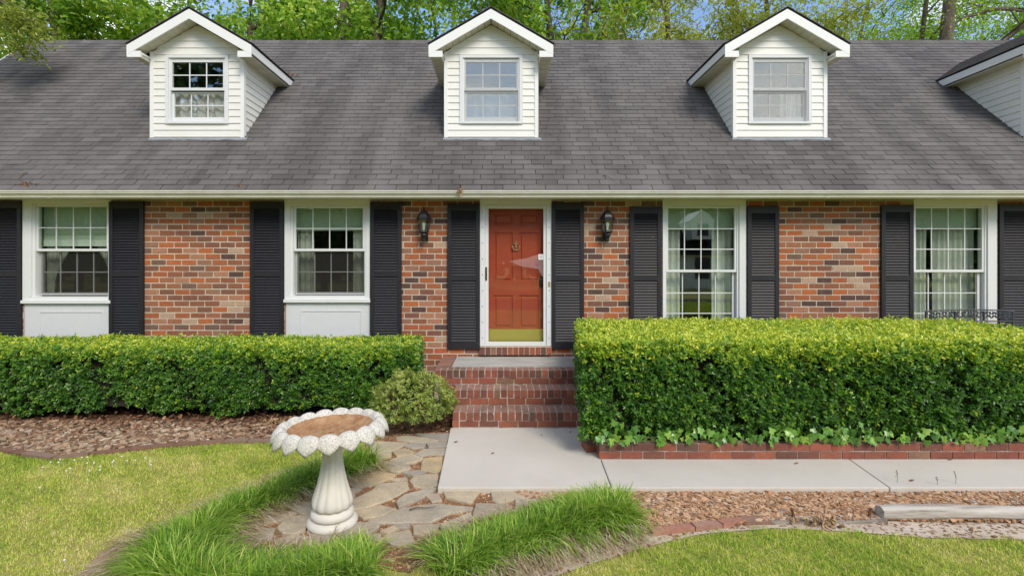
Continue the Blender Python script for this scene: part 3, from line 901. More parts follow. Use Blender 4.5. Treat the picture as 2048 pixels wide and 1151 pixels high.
# ------------------------------------------------------------------ shutters
slat_data = {}
PITCHS = 0.0396
nsl = 0
for i, (a, b, yt) in enumerate(shut_px):
    xa, xb = wx(a, -0.03), wx(b, -0.03)
    zt, zb = wz(yt, -0.03), wz(697, -0.03)
    st = 0.058; tr = 0.105; mr = 0.075
    midz = wz(548 if i < 4 else 556, -0.03)
    f = MB()
    Y0, Y1 = -0.038, -0.004
    f.box(xa, xa + st, Y0, Y1, zb, zt); f.box(xb - st, xb, Y0, Y1, zb, zt)
    f.box(xa + st, xb - st, Y0 + 0.002, Y1, zt - tr, zt); f.box(xa + st, xb - st, Y0 + 0.002, Y1, zb, zb + tr)
    f.box(xa + st, xb - st, Y0 + 0.002, Y1, midz - mr / 2, midz + mr / 2)
    f.box(xa + st, xb - st, -0.009, Y1, zb + tr, midz - mr / 2); f.box(xa + st, xb - st, -0.009, Y1, midz + mr / 2, zt - tr)
    sh = f.build('shutter', M['shutter'], house)
    w = xb - xa - 2 * st
    joined = MB()
    for z0, z1 in ((zb + tr, midz - mr / 2), (midz + mr / 2, zt - tr)):
        n = int((z1 - z0) / PITCHS)
        p = (z1 - z0) / n
        for j in range(n):
            zc = z0 + (j + 0.5) * p
            prof = [(-0.034, -0.0165), (-0.030, -0.0185), (-0.010, 0.0135), (-0.014, 0.0165)]   # tilted louvre
            A = [(-w / 2, y, z) for y, z in prof]; B = [(w / 2, y, z) for y, z in prof]
            if 1 <= i <= 6 and nsl < 300:
                key = round(w, 3)
                if key not in slat_data: slat_data[key] = MB().prism(A, B).mesh('slat', M['shutter'])
                link('slat', slat_data[key], sh, ((xa + xb) / 2, 0, zc)); nsl += 1
            else:
                joined.prism([(x + (xa + xb) / 2, y, z + zc) for x, y, z in A], [(x + (xa + xb) / 2, y, z + zc) for x, y, z in B])
    if joined.v: joined.build('louvre_slats', M['shutter'], sh, kind='stuff')

# ------------------------------------------------------------------ entry door
dx0, dx1 = wx(DOOR[0]), wx(DOOR[1]); dzb, dzt = wz(DOOR[3]), wz(DOOR[2])
f = MB()
f.box(dx0, dx0 + 0.075, -0.02, 0.14, dzb, dzt - 0.09); f.box(dx1 - 0.075, dx1, -0.02, 0.14, dzb, dzt - 0.09)
f.box(dx0, dx1, -0.02, 0.14, dzt - 0.09, dzt)
f.box(dx0 + 0.075, dx1 - 0.075, -0.005, 0.14, dzb, dzb + 0.02)
casing = f.build('door_casing', M['casing'], house)
f = MB()
for q in range(9):
    z = dzb + 0.12 + q * 0.235
    for x in (dx0 + 0.038, dx1 - 0.038): f.box(x - 0.006, x + 0.006, -0.023, -0.0201, z - 0.006, z + 0.006)
f.build('casing_screws', M['dark_metal'], casing)
# storm door
sx0, sx1, sz0, sz1 = dx0 + 0.078, dx1 - 0.078, dzb + 0.022, dzt - 0.093
gx0, gx1, gz0, gz1 = wx(977), wx(1087), wz(683), wz(417)
f = MB()
f.box(sx0, gx0, 0.0, 0.035, sz0, sz1); f.box(gx1, sx1, 0.0, 0.035, sz0, sz1)
f.box(gx0, gx1, 0.0, 0.035, sz0, gz0); f.box(gx0, gx1, 0.0, 0.035, gz1, sz1)
storm = f.build('storm_door', M['casing'], house)
MB().box(gx0, gx1, 0.016, 0.019, gz0, gz1).build('glass_pane', M['glass_storm'], storm)
f = MB(); hx = wx(972.5)
f.box(hx - 0.011, hx + 0.011, -0.012, 0.0, wz(560), wz(534)); f.tube([(hx, -0.012, wz(557)), (hx, -0.04, wz(553)), (hx, -0.042, wz(541)), (hx, -0.012, wz(537))], 0.007, 6)
f.build('handle', M['dark_metal'], storm)
f = MB(); f.box(wx(1096), wx(1100.5), -0.026, -0.019, wz(573), wz(563)); f.build('latch_plate', M['bronze'], storm)
f = MB(); f.box(wx(1077), wx(1087), 0.013, 0.0155, wz(519), wz(508)); st_ = f.build('sticker', M['sticker'], storm)
f = MB(); f.box(wx(1078.5), wx(1085.5), 0.0118, 0.0128, wz(512), wz(510.5)); f.box(wx(1079.5), wx(1084.5), 0.0118, 0.0128, wz(516), wz(513.5)); f.build('sticker_print', M['stickergrey'], storm)
fp = [(1018, 523), (1032, 519), (1052, 516.5), (1064, 512), (1077, 508.5), (1077, 519.5), (1087, 519.5), (1087, 556), (1081, 545), (1077, 538), (1062, 535), (1045, 533), (1034, 529), (1026, 525)]
f = MB(); f.prism([(wx(a), 0.0135, wz(b)) for a, b in fp], [(wx(a), 0.0145, wz(b)) for a, b in fp]); f.build('painted_reflection', M['refl_veil'], storm)  # reflection in the pane, put in as a thin translucent shape
# red six panel door behind
rx0, rx1, rz0, rz1, RY = dx0 + 0.08, dx1 - 0.08, dzb + 0.022, dzt - 0.093, 0.105
f = MB()
pcols = [(987.5, 1025.5), (1038.5, 1077)]
prow = [(427, 450.5), (465, 562.5), (590, 655)]
xs_ = [rx0] + [wx(v, RY) for c in pcols for v in c] + [rx1]
zs_ = [rz0] + sorted(wz(v, RY) for r in prow for v in r) + [rz1]
for i in range(5):
    for j in range(7):
        rec = i in (1, 3) and j in (1, 3, 5)
        f.box(xs_[i], xs_[i + 1], RY + (0.016 if rec else 0.0), RY + 0.04, zs_[j], zs_[j + 1])
door = f.build('front_door', M['door'], house)
for i in (1, 3):
    for j in (1, 3, 5):
        a, b, c, d = xs_[i], xs_[i + 1], zs_[j], zs_[j + 1]
        q = 0.028; s_ = 0.014
        f = MB()
        f.prism([(a + q + s_, RY + 0.003, c + q + s_), (b - q - s_, RY + 0.003, c + q + s_), (b - q - s_, RY + 0.003, d - q - s_), (a + q + s_, RY + 0.003, d - q - s_)],
                [(a + q, RY + 0.0158, c + q), (b - q, RY + 0.0158, c + q), (b - q, RY + 0.0158, d - q), (a + q, RY + 0.0158, d - q)])
        f.build('raised_panel', M['door'], door)
MB().box(rx0 + 0.012, rx1 - 0.012, RY - 0.004, RY - 0.0005, rz0 + 0.012, wz(657.5, RY)).build('kick_plate', M['brass'], door)
# anchor knocker
f = MB(); ax, az = wx(1032, RY), wz(492, RY)
f.tube([(ax, RY - 0.02, az + 0.062), (ax, RY - 0.02, az - 0.062)], 0.007, 6)
f.tube([(ax - 0.04, RY - 0.02, az + 0.036), (ax + 0.04, RY - 0.02, az + 0.036)], 0.006, 6)
ring = [(ax + 0.011 * math.cos(t), RY - 0.02, az + 0.073 + 0.011 * math.sin(t)) for t in np.linspace(0, 2 * PI, 11)]
f.tube(ring, 0.004, 5)
f.tube([(ax + 0.05 * math.sin(t), RY - 0.02, az - 0.015 - 0.05 * math.cos(t)) for t in np.linspace(-1.35, 1.35, 11)], 0.007, 6)
for s in (-1, 1):
    f.prism([(ax + s * 0.052, RY - 0.026, az + 0.016), (ax + s * 0.066, RY - 0.026, az - 0.016), (ax + s * 0.036, RY - 0.026, az - 0.014)],
            [(ax + s * 0.052, RY - 0.014, az + 0.016), (ax + s * 0.066, RY - 0.014, az - 0.016), (ax + s * 0.036, RY - 0.014, az - 0.014)])
f.box(ax - 0.012, ax + 0.012, RY - 0.016, RY - 0.0005, az - 0.02, az + 0.02)
f.build('anchor_knocker', M['bronze'], door)
f = MB(); lx = wx(1085, RY) - 0.02
f.box(lx - 0.028, lx + 0.028, RY - 0.008, RY - 0.0005, wz(575, RY), wz(553, RY)); f.tube([(lx, RY - 0.008, wz(570, RY)), (lx, RY - 0.05, wz(566, RY)), (lx, RY - 0.05, wz(559, RY)), (lx, RY - 0.008, wz(556, RY))], 0.009, 6)
f.build('lockset', M['dark_metal'], door)
# rowlock sill under the door
f = MB(); f.box(dx0 + 0.004, dx1 - 0.004, -0.055, 0.24, wz(708.5) + 0.002, wz(691.5) - 0.004); dsill = f.build('door_sill', M['mortar'], house)
nb = 13; wv = (dx1 - dx0) / nb
rl = MB().box(-wv / 2 + 0.006, wv / 2 - 0.006, -0.13, 0.13, -0.056, 0.056).mesh('brick', M['step_brick'])
for i in range(nb):
    link('brick', rl, dsill, (dx0 + (i + 0.5) * wv, 0.065 + random.uniform(-0.003, 0.003), (wz(691.5) + wz(708.5)) / 2), (random.uniform(-0.01, 0.01), 0, random.uniform(-0.012, 0.012)))

# ------------------------------------------------------------------ dormers
SIDE_EXP = 0.110
def clip_gable(z, c):      # half width of the gable front at height z
    if z <= D_EZ - 0.02: return DHW
    return max(0.0, DHW * (1 - (z - (D_EZ - 0.02)) / 0.43))
def wedge_front(parent, pl, y):
    """board with its lower edge proud: pl = [(xl_bottom, xr_bottom, z0), (xl_top, xr_top, z1)]"""
    (a, b, z0), (c, d, z1) = pl
    f = MB()
    A = [(a, y - 0.015, z0), (b, y - 0.015, z0), (d, y - 0.003, z1), (c, y - 0.003, z1)]
    B = [(a, y, z0), (b, y, z0), (d, y, z1), (c, y, z1)]
    f.prism(A, B)
    return f.build('siding_board', M['siding'], parent)
dpitch = (D_RZ - D_EZ) / D_OH
for di, c in enumerate(DORM):
    vis_front = di < 3
    z_bot = roofz(DY) + 0.012
    # core box walls (hollow: front wall with window hole, two cheeks)
    cw0, cw1, cz0, cz1 = c - 0.505, c + 0.505, wz(248, DY), wz(111, DY)
    f = MB()
    f.box(c - DHW + 0.02, cw0, DY, DY + 0.08, z_bot, D_EZ - 0.02); f.box(cw1, c + DHW - 0.02, DY, DY + 0.08, z_bot, D_EZ - 0.02)
    f.box(cw0, cw1, DY, DY + 0.08, z_bot, cz0); f.box(cw0, cw1, DY, DY + 0.08, cz1, D_EZ - 0.02)
    f.prism([(c - DHW + 0.02, DY, D_EZ - 0.019), (c + DHW - 0.02, DY, D_EZ - 0.019), (c, DY, D_EZ + 0.40)], [(c - DHW + 0.02, DY + 0.08, D_EZ - 0.019), (c + DHW - 0.02, DY + 0.08, D_EZ - 0.019), (c, DY + 0.08, D_EZ + 0.40)])
    yb = D_EZ - 0.02 - 2.62 - 0.70
    for s in (-1, 1):
        xa, xb = c + s * (DHW - 0.06), c + s * (DHW - 0.02)
        T = [(DY + 0.081, roofz(DY + 0.081) - 0.05), (DY + 0.081, D_EZ - 0.02), (1.99, D_EZ - 0.02)]
        f.prism([(xa, y, z) for y, z in T], [(xb, y, z) for y, z in T])
    dm = f.build('dormer', M['siding'], house)
    # dark attic box behind the window
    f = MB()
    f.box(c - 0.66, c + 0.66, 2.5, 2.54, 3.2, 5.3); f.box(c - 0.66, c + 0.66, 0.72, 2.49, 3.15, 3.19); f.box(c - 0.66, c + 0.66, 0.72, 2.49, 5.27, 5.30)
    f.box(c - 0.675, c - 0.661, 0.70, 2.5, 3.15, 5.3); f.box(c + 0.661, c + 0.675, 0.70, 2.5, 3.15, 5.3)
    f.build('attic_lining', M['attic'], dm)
    # front siding boards
    z = z_bot + 0.015
    tr0 = DHW - 0.055
    while z < D_EZ + 0.38:
        z1 = min(z + SIDE_EXP, D_EZ + 0.405)
        h0, h1 = min(tr0, clip_gable(z, c)), min(tr0, clip_gable(z1, c))
        if h0 < 0.03: break
        if z1 > cz0 + 0.01 and z < cz1 - 0.01:
            if z < cz0:   # notch below the window
                wedge_front(dm, [(c - h0, c + h0, z), (c - h1, c + h1, cz0 - 0.002)], DY)
            elif z1 > cz1:
                wedge_front(dm, [(c - h0, cw0 - 0.002, z), (c - h1, cw0 - 0.002, z1)], DY); wedge_front(dm, [(cw1 + 0.002, c + h0, z), (cw1 + 0.002, c + h1, z1)], DY)
                wedge_front(dm, [(cw0, cw1, cz1 + 0.002), (cw0, cw1, z1)], DY)
            else:
                wedge_front(dm, [(c - h0, cw0 - 0.002, z), (c - h1, cw0 - 0.002, z1)], DY)
                wedge_front(dm, [(cw1 + 0.002, c + h0, z), (cw1 + 0.002, c + h1, z1)], DY)
        else:
            wedge_front(dm, [(c - h0, c + h0, z), (c - max(h1, 0.002), c + max(h1, 0.002), z1)], DY)
        z = z1
    # side siding boards with raked ends along the roof
    for s in (-1, 1):
        if (di == 0 and s < 0) or (di >= 2 and s > 0): 
            pass
        z = z_bot + 0.015
        while z < D_EZ - 0.04:
            z1 = min(z + SIDE_EXP, D_EZ - 0.02)
            ya = DY + 0.05
            e0, e1 = z - 2.62 - 0.70 + 0.0, z1 - 3.32
            e0 = max(e0, ya + 0.005)
            if e1 > ya + 0.02:
                x_ = c + s * (DHW - 0.02)
                A = [(x_ + s * 0.015, ya, z), (x_ + s * 0.015, e0, z), (x_ + s * 0.003, e1, z1), (x_ + s * 0.003, ya, z1)]
                B = [(x_, ya, z), (x_, e0, z), (x_, e1, z1), (x_, ya, z1)]
                MB().prism(A, B).build('siding_board', M['siding'], dm)
            z = z1
    # corner trim
    for s in (-1, 1):
        f = MB()
        xa, xb = sorted((c + s * (DHW - 0.055), c + s * (DHW + 0.004)))
        f.box(xa, xb, DY - 0.022, DY - 0.0005, z_bot, D_EZ - 0.025)
        xa, xb = sorted((c + s * (DHW - 0.018), c + s * (DHW + 0.004)))
        f.box(xa, xb, DY - 0.0004, DY + 0.05, roofz(DY + 0.05), D_EZ - 0.025)
        f.build('corner_trim', M['trim'], dm)
    # window
    f = MB(); cs = 0.052
    f.box(cw0, cw0 + cs, DY - 0.028, DY + 0.06, cz0, cz1); f.box(cw1 - cs, cw1, DY - 0.028, DY + 0.06, cz0, cz1)
    f.box(cw0 + cs, cw1 - cs, DY - 0.028, DY + 0.06, cz1 - 0.045, cz1); f.box(cw0 + cs, cw1 - cs, DY - 0.036, DY + 0.06, cz0, cz0 + 0.032)
    f.build('window_casing', M['casing'], dm)
    U = (c - 0.408, c + 0.408, wz(175.5, DY), wz(124.5, DY)); Lw = (c - 0.400, c + 0.400, wz(233, DY), wz(185, DY))
    for a_, b_ in ((cw0 + cs, U[0] - 0.025), (U[1] + 0.025, cw1 - cs)):
        MB().box(a_, b_, DY - 0.008, DY + 0.05, cz0 + 0.032, cz1 - 0.045).build('window_jamb', M['casing'], dm)
    dg = M['glass_clear'] if di in (0, 3) else M['glass_bright']
    sash(dm, *U, DY + 0.02, 3, 2, 0.025, max(0.02, cz1 - 0.047 - U[3]), 0.042, M['casing'], dg, 0.016)
    sash(dm, *Lw, DY + 0.064, 3, 2, 0.032, 0.02, max(0.03, Lw[2] - cz0 - 0.034), M['casing'], dg, 0.016)
    if di == 0:
        drape(dm, 'lace_curtain', c - 0.44, c + 0.44, Lw[2] - 0.04, Lw[3] + 0.02, DY + 0.13, M['lace'], 0.02, 6)
    if di in (1, 2):
        MB().box(c - 0.43, c + 0.43, DY - 0.0045, DY - 0.0035, cz0 + 0.034, cz1 - 0.047).build('insect_screen', M['screen_grey'], dm)
        drape(dm, 'curtain', c + 0.1 if di == 2 else c - 0.43, c + 0.43, Lw[2] - 0.04, Lw[3] + 0.02, DY + 0.15, M['curtain'], 0.02, 4)
    # gable roof
    FY = DY - 0.235
    f = MB()
    for s in (-1, 1):
        ex = c + s * D_OH; ez = D_EZ + 0.022; rz = D_RZ + 0.022
        A = [(c, FY, rz), (ex, FY, ez), (ex, ez - 3.32 + 0.02, ez), (c, rz - 3.32 + 0.03, rz)]
        B = [(x, y, z - 0.03) for x, y, z in A]
        f.prism(A, B)
    f.build('dormer_roof', M['felt'], dm)
    f = MB()
    for s in (-1, 1):
        L = math.hypot(D_OH, D_RZ - D_EZ); ux, uz = -s * D_OH / L, (D_RZ - D_EZ) / L
        nrm = (s * (D_RZ - D_EZ) / L, D_OH / L)
        nr = int(L / 0.115)
        for r in range(nr + 1):
            t0 = r * 0.115 - 0.018; t1 = min(t0 + 0.135, L)
            bx, bz = c + s * D_OH + ux * t0, D_EZ + 0.022 + uz * t0
            tx, tz = c + s * D_OH + ux * t1, D_EZ + 0.022 + uz * t1
            y = FY - 0.015 + (0.15 if r % 2 else 0) - 0.3
            yend = bz - 3.32 + 0.02
            while y < yend:
                ya, yb_ = max(y, FY - 0.015), min(y + 0.298, yend)
                y += 0.305
                if yb_ - ya < 0.02: continue
                lo = [(bx + nrm[0] * 0.001, ya, bz + nrm[1] * 0.001), (bx + nrm[0] * 0.001, yb_, bz + nrm[1] * 0.001), (tx + nrm[0] * 0.001, yb_, tz + nrm[1] * 0.001), (tx + nrm[0] * 0.001, ya, tz + nrm[1] * 0.001)]
                hi = [(bx + nrm[0] * 0.014, ya, bz + nrm[1] * 0.014), (bx + nrm[0] * 0.014, yb_, bz + nrm[1] * 0.014), (tx + nrm[0] * 0.004, yb_, tz + nrm[1] * 0.004), (tx + nrm[0] * 0.004, ya, tz + nrm[1] * 0.004)]
                f.prism(hi, lo, random.random())
    f.build('dormer_shingles', M['shingle'], dm, tint=True, kind='stuff')
    # rake boards, returns, eave fascia, soffits
    for s in (-1, 1):
        f = MB()
        ez, rz = D_EZ - 0.009, D_RZ - 0.009
        wv = 0.150
        A = [(c + s * 0.0, FY, rz), (c + s * D_OH, FY, ez), (c + s * D_OH, FY, ez - wv), (c + s * 0.0, FY, rz - wv)]
        f.prism(A, [(x, FY + 0.024, z) for x, y, z in A])
        f.build('rake_board', M['trim'], dm)
        f = MB()
        A = [(c + s * D_OH, FY + 0.026, ez), (c + s * D_OH, ez - 3.32 + 0.02, ez), (c + s * D_OH, ez - 3.32 - 0.10, ez - 0.12), (c + s * D_OH, FY + 0.026, ez - 0.12)]
        f.prism(A, [(x - s * 0.022, y, z) for x, y, z in A])
        f.build('eave_fascia', M['trim'], dm)
        f = MB()          # cornice return under the rake tip
        xa, xb = sorted((c + s * (DHW + 0.006), c + s * (D_OH - 0.002)))
        f.box(xa, xb, FY + 0.002, FY + 0.02, ez - wv - 0.035, ez - wv + 0.06)
        f.box(xa, xa + 0.02, FY + 0.021, DY - 0.002, ez - wv - 0.034, ez - wv + 0.05) if s > 0 else f.box(xb - 0.02, xb, FY + 0.021, DY - 0.002, ez - wv - 0.034, ez - wv + 0.05)
        f.build('cornice_return', M['trim'], dm)
        f = MB()          # side soffit in narrow panels
        y = FY + 0.03; ye = ez - wv - 3.32 + 0.03
        xa, xb = sorted((c + s * (DHW - 0.018), c + s * (D_OH - 0.024)))
        q = 0
        while y < ye:
            y1 = min(y + 0.10, ye)
            f.box(xa, xb, y, y1 - 0.006, ez - wv + (0.003 if q % 2 else 0.0), ez - wv + 0.012)
            y += 0.10; q += 1
        f.build('soffit', M['soffit'], dm)
        f = MB()          # sloping soffit behind the rake board
        for q in range(9):
            a, b = q / 9, (q + 0.94) / 9
            pa = (c + s * (D_OH - 0.06) * (1 - a), ez - 0.055 + (rz - ez) * a * 0.95); pb = (c + s * (D_OH - 0.06) * (1 - b), ez - 0.055 + (rz - ez) * b * 0.95)
            A = [(pa[0], FY + 0.025, pa[1] - 0.05), (pb[0], FY + 0.025, pb[1] - 0.05), (pb[0], DY - 0.001, pb[1] - 0.05), (pa[0], DY - 0.001, pa[1] - 0.05)]
            f.prism(A, [(x, y, z + 0.012) for x, y, z in A])
        f.build('rake_soffit', M['soffit'], dm)
    # flashing apron at the foot
    f = MB(); n = 22; x0_, x1_ = c - DHW - 0.02, c + DHW + 0.05
    P = [(x0_ + (x1_ - x0_) * i / n, DY - 0.045 - 0.012 * random.random()) for i in range(n + 1)]
    top = [(x, DY - 0.004, z_bot + 0.006) for x, y in P]; bot = [(x, y, roofz(y) + 0.022 + 0.004 * random.random()) for x, y in P]
    f.add(top + bot, [(i, i + n + 1, i + n + 2, i + 1) for i in range(n)])
    low = [(x, y + 0.004, z - 0.005) for x, y, z in bot]
    f.add(bot + low, [(i, i + n + 1, i + n + 2, i + 1) for i in range(n)])
    f.build('flashing', M['flash'], dm)

# ================================================================== YARD SURFACES
def gpl(pts, z=GZ): return [gp(a, b, z) for a, b in pts]
bed_edge_px = [(-420, 850), (-200, 862), (-40, 884), (50, 907), (110, 913), (180, 906), (260, 897), (350, 888), (450, 881.5), (545, 880)]
bed_edge = gpl(bed_edge_px)
stone_bed_poly = bed_edge + gpl([(620, 872), (700, 868), (800, 866), (902, 860)]) + [(-0.62, -0.02), (-8.6, -0.02)]
flag_poly = gpl([(902, 859), (874, 978), (1300, 978), (1240, 1020), (1100, 1065), (900, 1090), (820, 1140), (650, 1120), (500, 1085), (440, 1050), (470, 1005), (600, 975), (735, 935), (722, 890), (770, 868)])
gravel_poly = [(0.10, -3.352), (6.5, -3.352)] + gpl([(2600, 1046), (2048, 1042), (1757, 1038), (1640, 1042), (1545, 1042), (1480, 1046), (1330, 1058), (1290, 1064), (1180, 1060)])
sand_poly = gpl([(880, 1190), (1000, 1130), (1160, 1092), (1290, 1058), (1400, 1048), (1545, 1037), (1757, 1034), (2600, 1044), (2600, 1080), (2048, 1074), (1850, 1070), (1700, 1058), (1545, 1051), (1400, 1063), (1300, 1086), (1200, 1116), (1110, 1146), (1040, 1190)])
dirt_poly = gpl([(262, 1078), (240, 1120), (228, 1200), (130, 1210), (160, 1140), (195, 1104), (230, 1085)])
sheet('planting_bed', stone_bed_poly, -0.050, M['soil'], 'brown mulch bed under the clipped hedge left of the steps')
sheet('flagstone_bed', flag_poly, -0.050, M['grit'], 'gritty brown joint bed between the flagstones round the birdbath')
sheet('gravel_bed', gravel_poly, -0.046, M['grit'], 'rust coloured gravel bed in front of the concrete walk')
sheet('sandy_path', sand_poly, -0.054, M['sand'], 'pale strip of bare sandy dirt along the gravel bed edge')
sheet('bare_dirt', dirt_poly, -0.054, M['bare'], 'bare brown patch of dirt beside the border grass clump')

# concrete walk: three slabs with open joints
wk = thing('concrete_walk', 'pale concrete walk running from the brick steps along the planter', 'walkway', (0, -3, -0.05))
wk['kind'] = 'structure'
del wk['category']
WF, WB = -3.352, -2.70
def slabpart(poly):
    f = MB(); f.prism([(x, y, 0.0) for x, y in poly], [(x, y, -0.09) for x, y in poly])
    o = f.build('concrete_slab', M['concrete'], wk)
    b = o.modifiers.new('edge', 'BEVEL'); b.width = 0.008; b.segments = 2; b.limit_method = 'ANGLE'
slabpart([(-0.553, WF), (0.925, WF), (0.955, WB), (0.955, -1.715), (-0.605, -1.715)])
slabpart([(0.933, WF), (3.292, WF), (3.38, WB + 0.006), (0.963, WB + 0.006)])
slabpart([(3.300, WF), (6.6, WF), (6.6, WB + 0.006), (3.388, WB + 0.006)])

# ================================================================== STEPS
stp = thing('brick_steps', 'red brick entry steps with white mortar and a concrete landing under the red door', 'steps', (0.19, -0.9, 0))
ROWP = 0.0814
def rowlock_row(x0, x1, yf, depth, zt, h, parent):
    n = round((x1 - x0) / ROWP); p = (x1 - x0) / n
    key = (round(p, 4), round(depth, 3), round(h, 3))
    data = [None] * 3
    for v in range(3):
        f = MB(); w = p / 2 - 0.0058
        vs = [(x * 2 * w + random.uniform(-.0008, .0008), y * depth + random.uniform(-.003, .003) * (y < 0), z * h + random.uniform(-.0025, .0015)) for x, y, z in CUBE_V]
        f.add(vs, [tuple(q) for q in CUBE_F])
        data[v] = f.mesh('brick', M['step_brick'])
    for i in range(n):
        o = link('brick', random.choice(data), parent, (x0 + (i + 0.5) * p, yf + depth / 2 + random.uniform(-.004, .004), zt - h / 2 + random.uniform(-.003, .002)), (random.uniform(-.008, .008), 0, random.uniform(-.003, .003)))
def stretcher_row(x0, x1, yf, depth, z0, z1, parent, off, mat=None):
    x = x0 - off
    while x < x1 - 0.01:
        a, b = max(x, x0), min(x + 0.228 - 0.011, x1)
        x += 0.228
        if b - a < 0.02: continue
        f = MB(); f.box(a, b, yf + random.uniform(-.003, .003), yf + depth, z0, z1)
        f.build('brick', mat or M['step_brick'], parent)
f = MB()
f.box(-0.580, 0.957, -1.7045, -1.388, -0.03, 0.1700); f.box(-0.595, 0.961, -1.3705, -1.054, -0.03, 0.3500)
f.box(-0.880, 1.24, -1.0365, -0.002, -0.03, 0.5150); f.box(-0.879, 1.24, -1.0363, -0.812, 0.5151, 0.5275)
core = f.build('mortar_core', M['old_mortar'], stp)
rowlock_row(-0.585, 0.962, -1.710, 0.325, 0.175, 0.092, stp); stretcher_row(-0.585, 0.962, -1.708, 0.09, 0.006, 0.075, stp, 0.14)
rowlock_row(-0.600, 0.966, -1.376, 0.325, 0.355, 0.092, stp); stretcher_row(-0.600, 0.966, -1.374, 0.09, 0.178, 0.255, stp, 0.02)
rowlock_row(-0.886, 1.25, -1.042, 0.23, 0.532, 0.092, stp); stretcher_row(-0.886, 1.25, -1.040, 0.09, 0.358, 0.432, stp, 0.10)
f = MB()      # side courses of the landing and the first courses beside the steps
for r in range(5):
    z0 = 0.01 + r * 0.0877; y = -1.036 + (0.1 if r % 2 else 0)
    while y < -0.02:
        f.box(-0.884, -0.80, y, min(y + 0.217, -0.003), z0, z0 + 0.074, random.random()); y += 0.228
for r in range(4):
    z0 = 0.01 + r * 0.0877
    f.box(-0.80, -0.608, -1.038, -0.95, z0, z0 + 0.074, random.random())
f.build('side_courses', M['step_brick'], stp, tint=True, kind='stuff')
n = 10; p = 0.80 / n
for i in range(n):
    y0 = -0.805 + i * p
    MB().box(-0.884, -0.685, y0, y0 + p - 0.004, 0.44, 0.531 + random.uniform(-.002, .002)).build('brick', M['step_brick'], stp)
f = MB(); f.box(-0.68, 1.24, -0.806, -0.003, 0.516, 0.5295); f.build('concrete_landing', M['porch'], stp)

# ================================================================== PLANTER
plt = thing('brick_planter', 'low two course red brick planter edge under the large right hedge', 'planter wall', (3, -2.65, 0))
f = MB(); f.box(0.949, 6.6, -2.6955, -2.60, -0.03, 0.1485); f.box(0.952, 1.04, -2.599, -1.42, -0.03, 0.148)
f.build('mortar_bed', M['old_mortar'], plt)
for r in range(2):
    z0 = 0.004 + r * 0.078
    x = 0.945 - (0.10 if r else 0.0)
    while x < 6.55:
        a = max(x, 0.945); b = x + 0.2055
        x += 0.2155
        if b - a < 0.03: continue
        w = b - a
        o = link('brick', MB().box(-w / 2, w / 2, -0.05, 0.05, -0.0335, 0.0335).mesh('brick', M['step_brick']), plt,
                 ((a + b) / 2, -2.652 + random.uniform(-.003, .002), z0 + 0.0335), (random.uniform(-.012, .012), random.uniform(-.008, .008), random.uniform(-.008, .008)))
    y = -2.595 + (0.09 if r else 0)
    while y < -1.45:
        o = link('brick', MB().box(-0.05, 0.05, -0.1, 0.1, -0.0335, 0.0335).mesh('brick', M['step_brick']), plt, (0.995 + random.uniform(-.005, .005), y + 0.1, z0 + 0.0335), (0, 0, random.uniform(-.02, .02)))
        y += 0.2155
f = MB(); f.box(1.05, 6.6, -2.598, -1.3, -0.03, 0.10); f.build('planter_soil', M['soil'], plt)
lx, ly = gp(1181, 893, 0.0)
o = MB().box(-0.048, 0.048, -0.10, 0.10, 0, 0.075).build('loose_brick', M['step_brick']); o.location = (0.885, -2.42, 0.002); o.rotation_euler = (0, 0, 0.12)
tag(o, 'loose dark brick lying on the walk beside the planter corner', 'brick')

# ================================================================== HEDGES
def shoots(S, A, L, k, lsize, tint, mat, name, parent, tvar=0.12, wratio=0.52):
    """S shoot bases, A axes, k leaves on each shoot"""
    n = len(S)
    u = unit(np.cross(A, rand_units(n))); v = np.cross(A, u)
    P = []; D = []; N = []; LL = []; T = []
    for j in range(k):
        t = (j + 0.6) / k
        ph = j * 2.4 + RNG.uniform(0, 0.6, n)
        rad = u * np.cos(ph)[:, None] + v * np.sin(ph)[:, None]
        P.append(S + A * (L * t)[:, None])
        d = unit(A * (0.35 + 0.5 * t) + rad * 0.85 + RNG.normal(0, 0.15, (n, 3)))
        D.append(d); N.append(unit(A - d * 0.5 + RNG.normal(0, 0.2, (n, 3))))
        LL.append(lsize * RNG.uniform(0.7, 1.25, n) * (1.0 - 0.25 * t))
        T.append(np.clip(tint + RNG.normal(0, tvar, n) + 0.10 * (t - 0.5), 0, 1))
    P = np.concatenate(P); D = np.concatenate(D); N = np.concatenate(N); LL = np.concatenate(LL); T = np.concatenate(T)
    return leaves(name, P, D, N, LL, LL * wratio, T, mat, parent, 0.12, 0.12)
def lump(x, y, z, s=1.0):
    return 0.5 * np.sin(3.1 * x * s + 1.3 * z + 0.7 * y) + 0.3 * np.sin(7.3 * x * s + 4.1 * y + 2.2 * z + 1.0) + 0.25 * np.sin(13.0 * x * s - 6.0 * z + 9.0 * y)
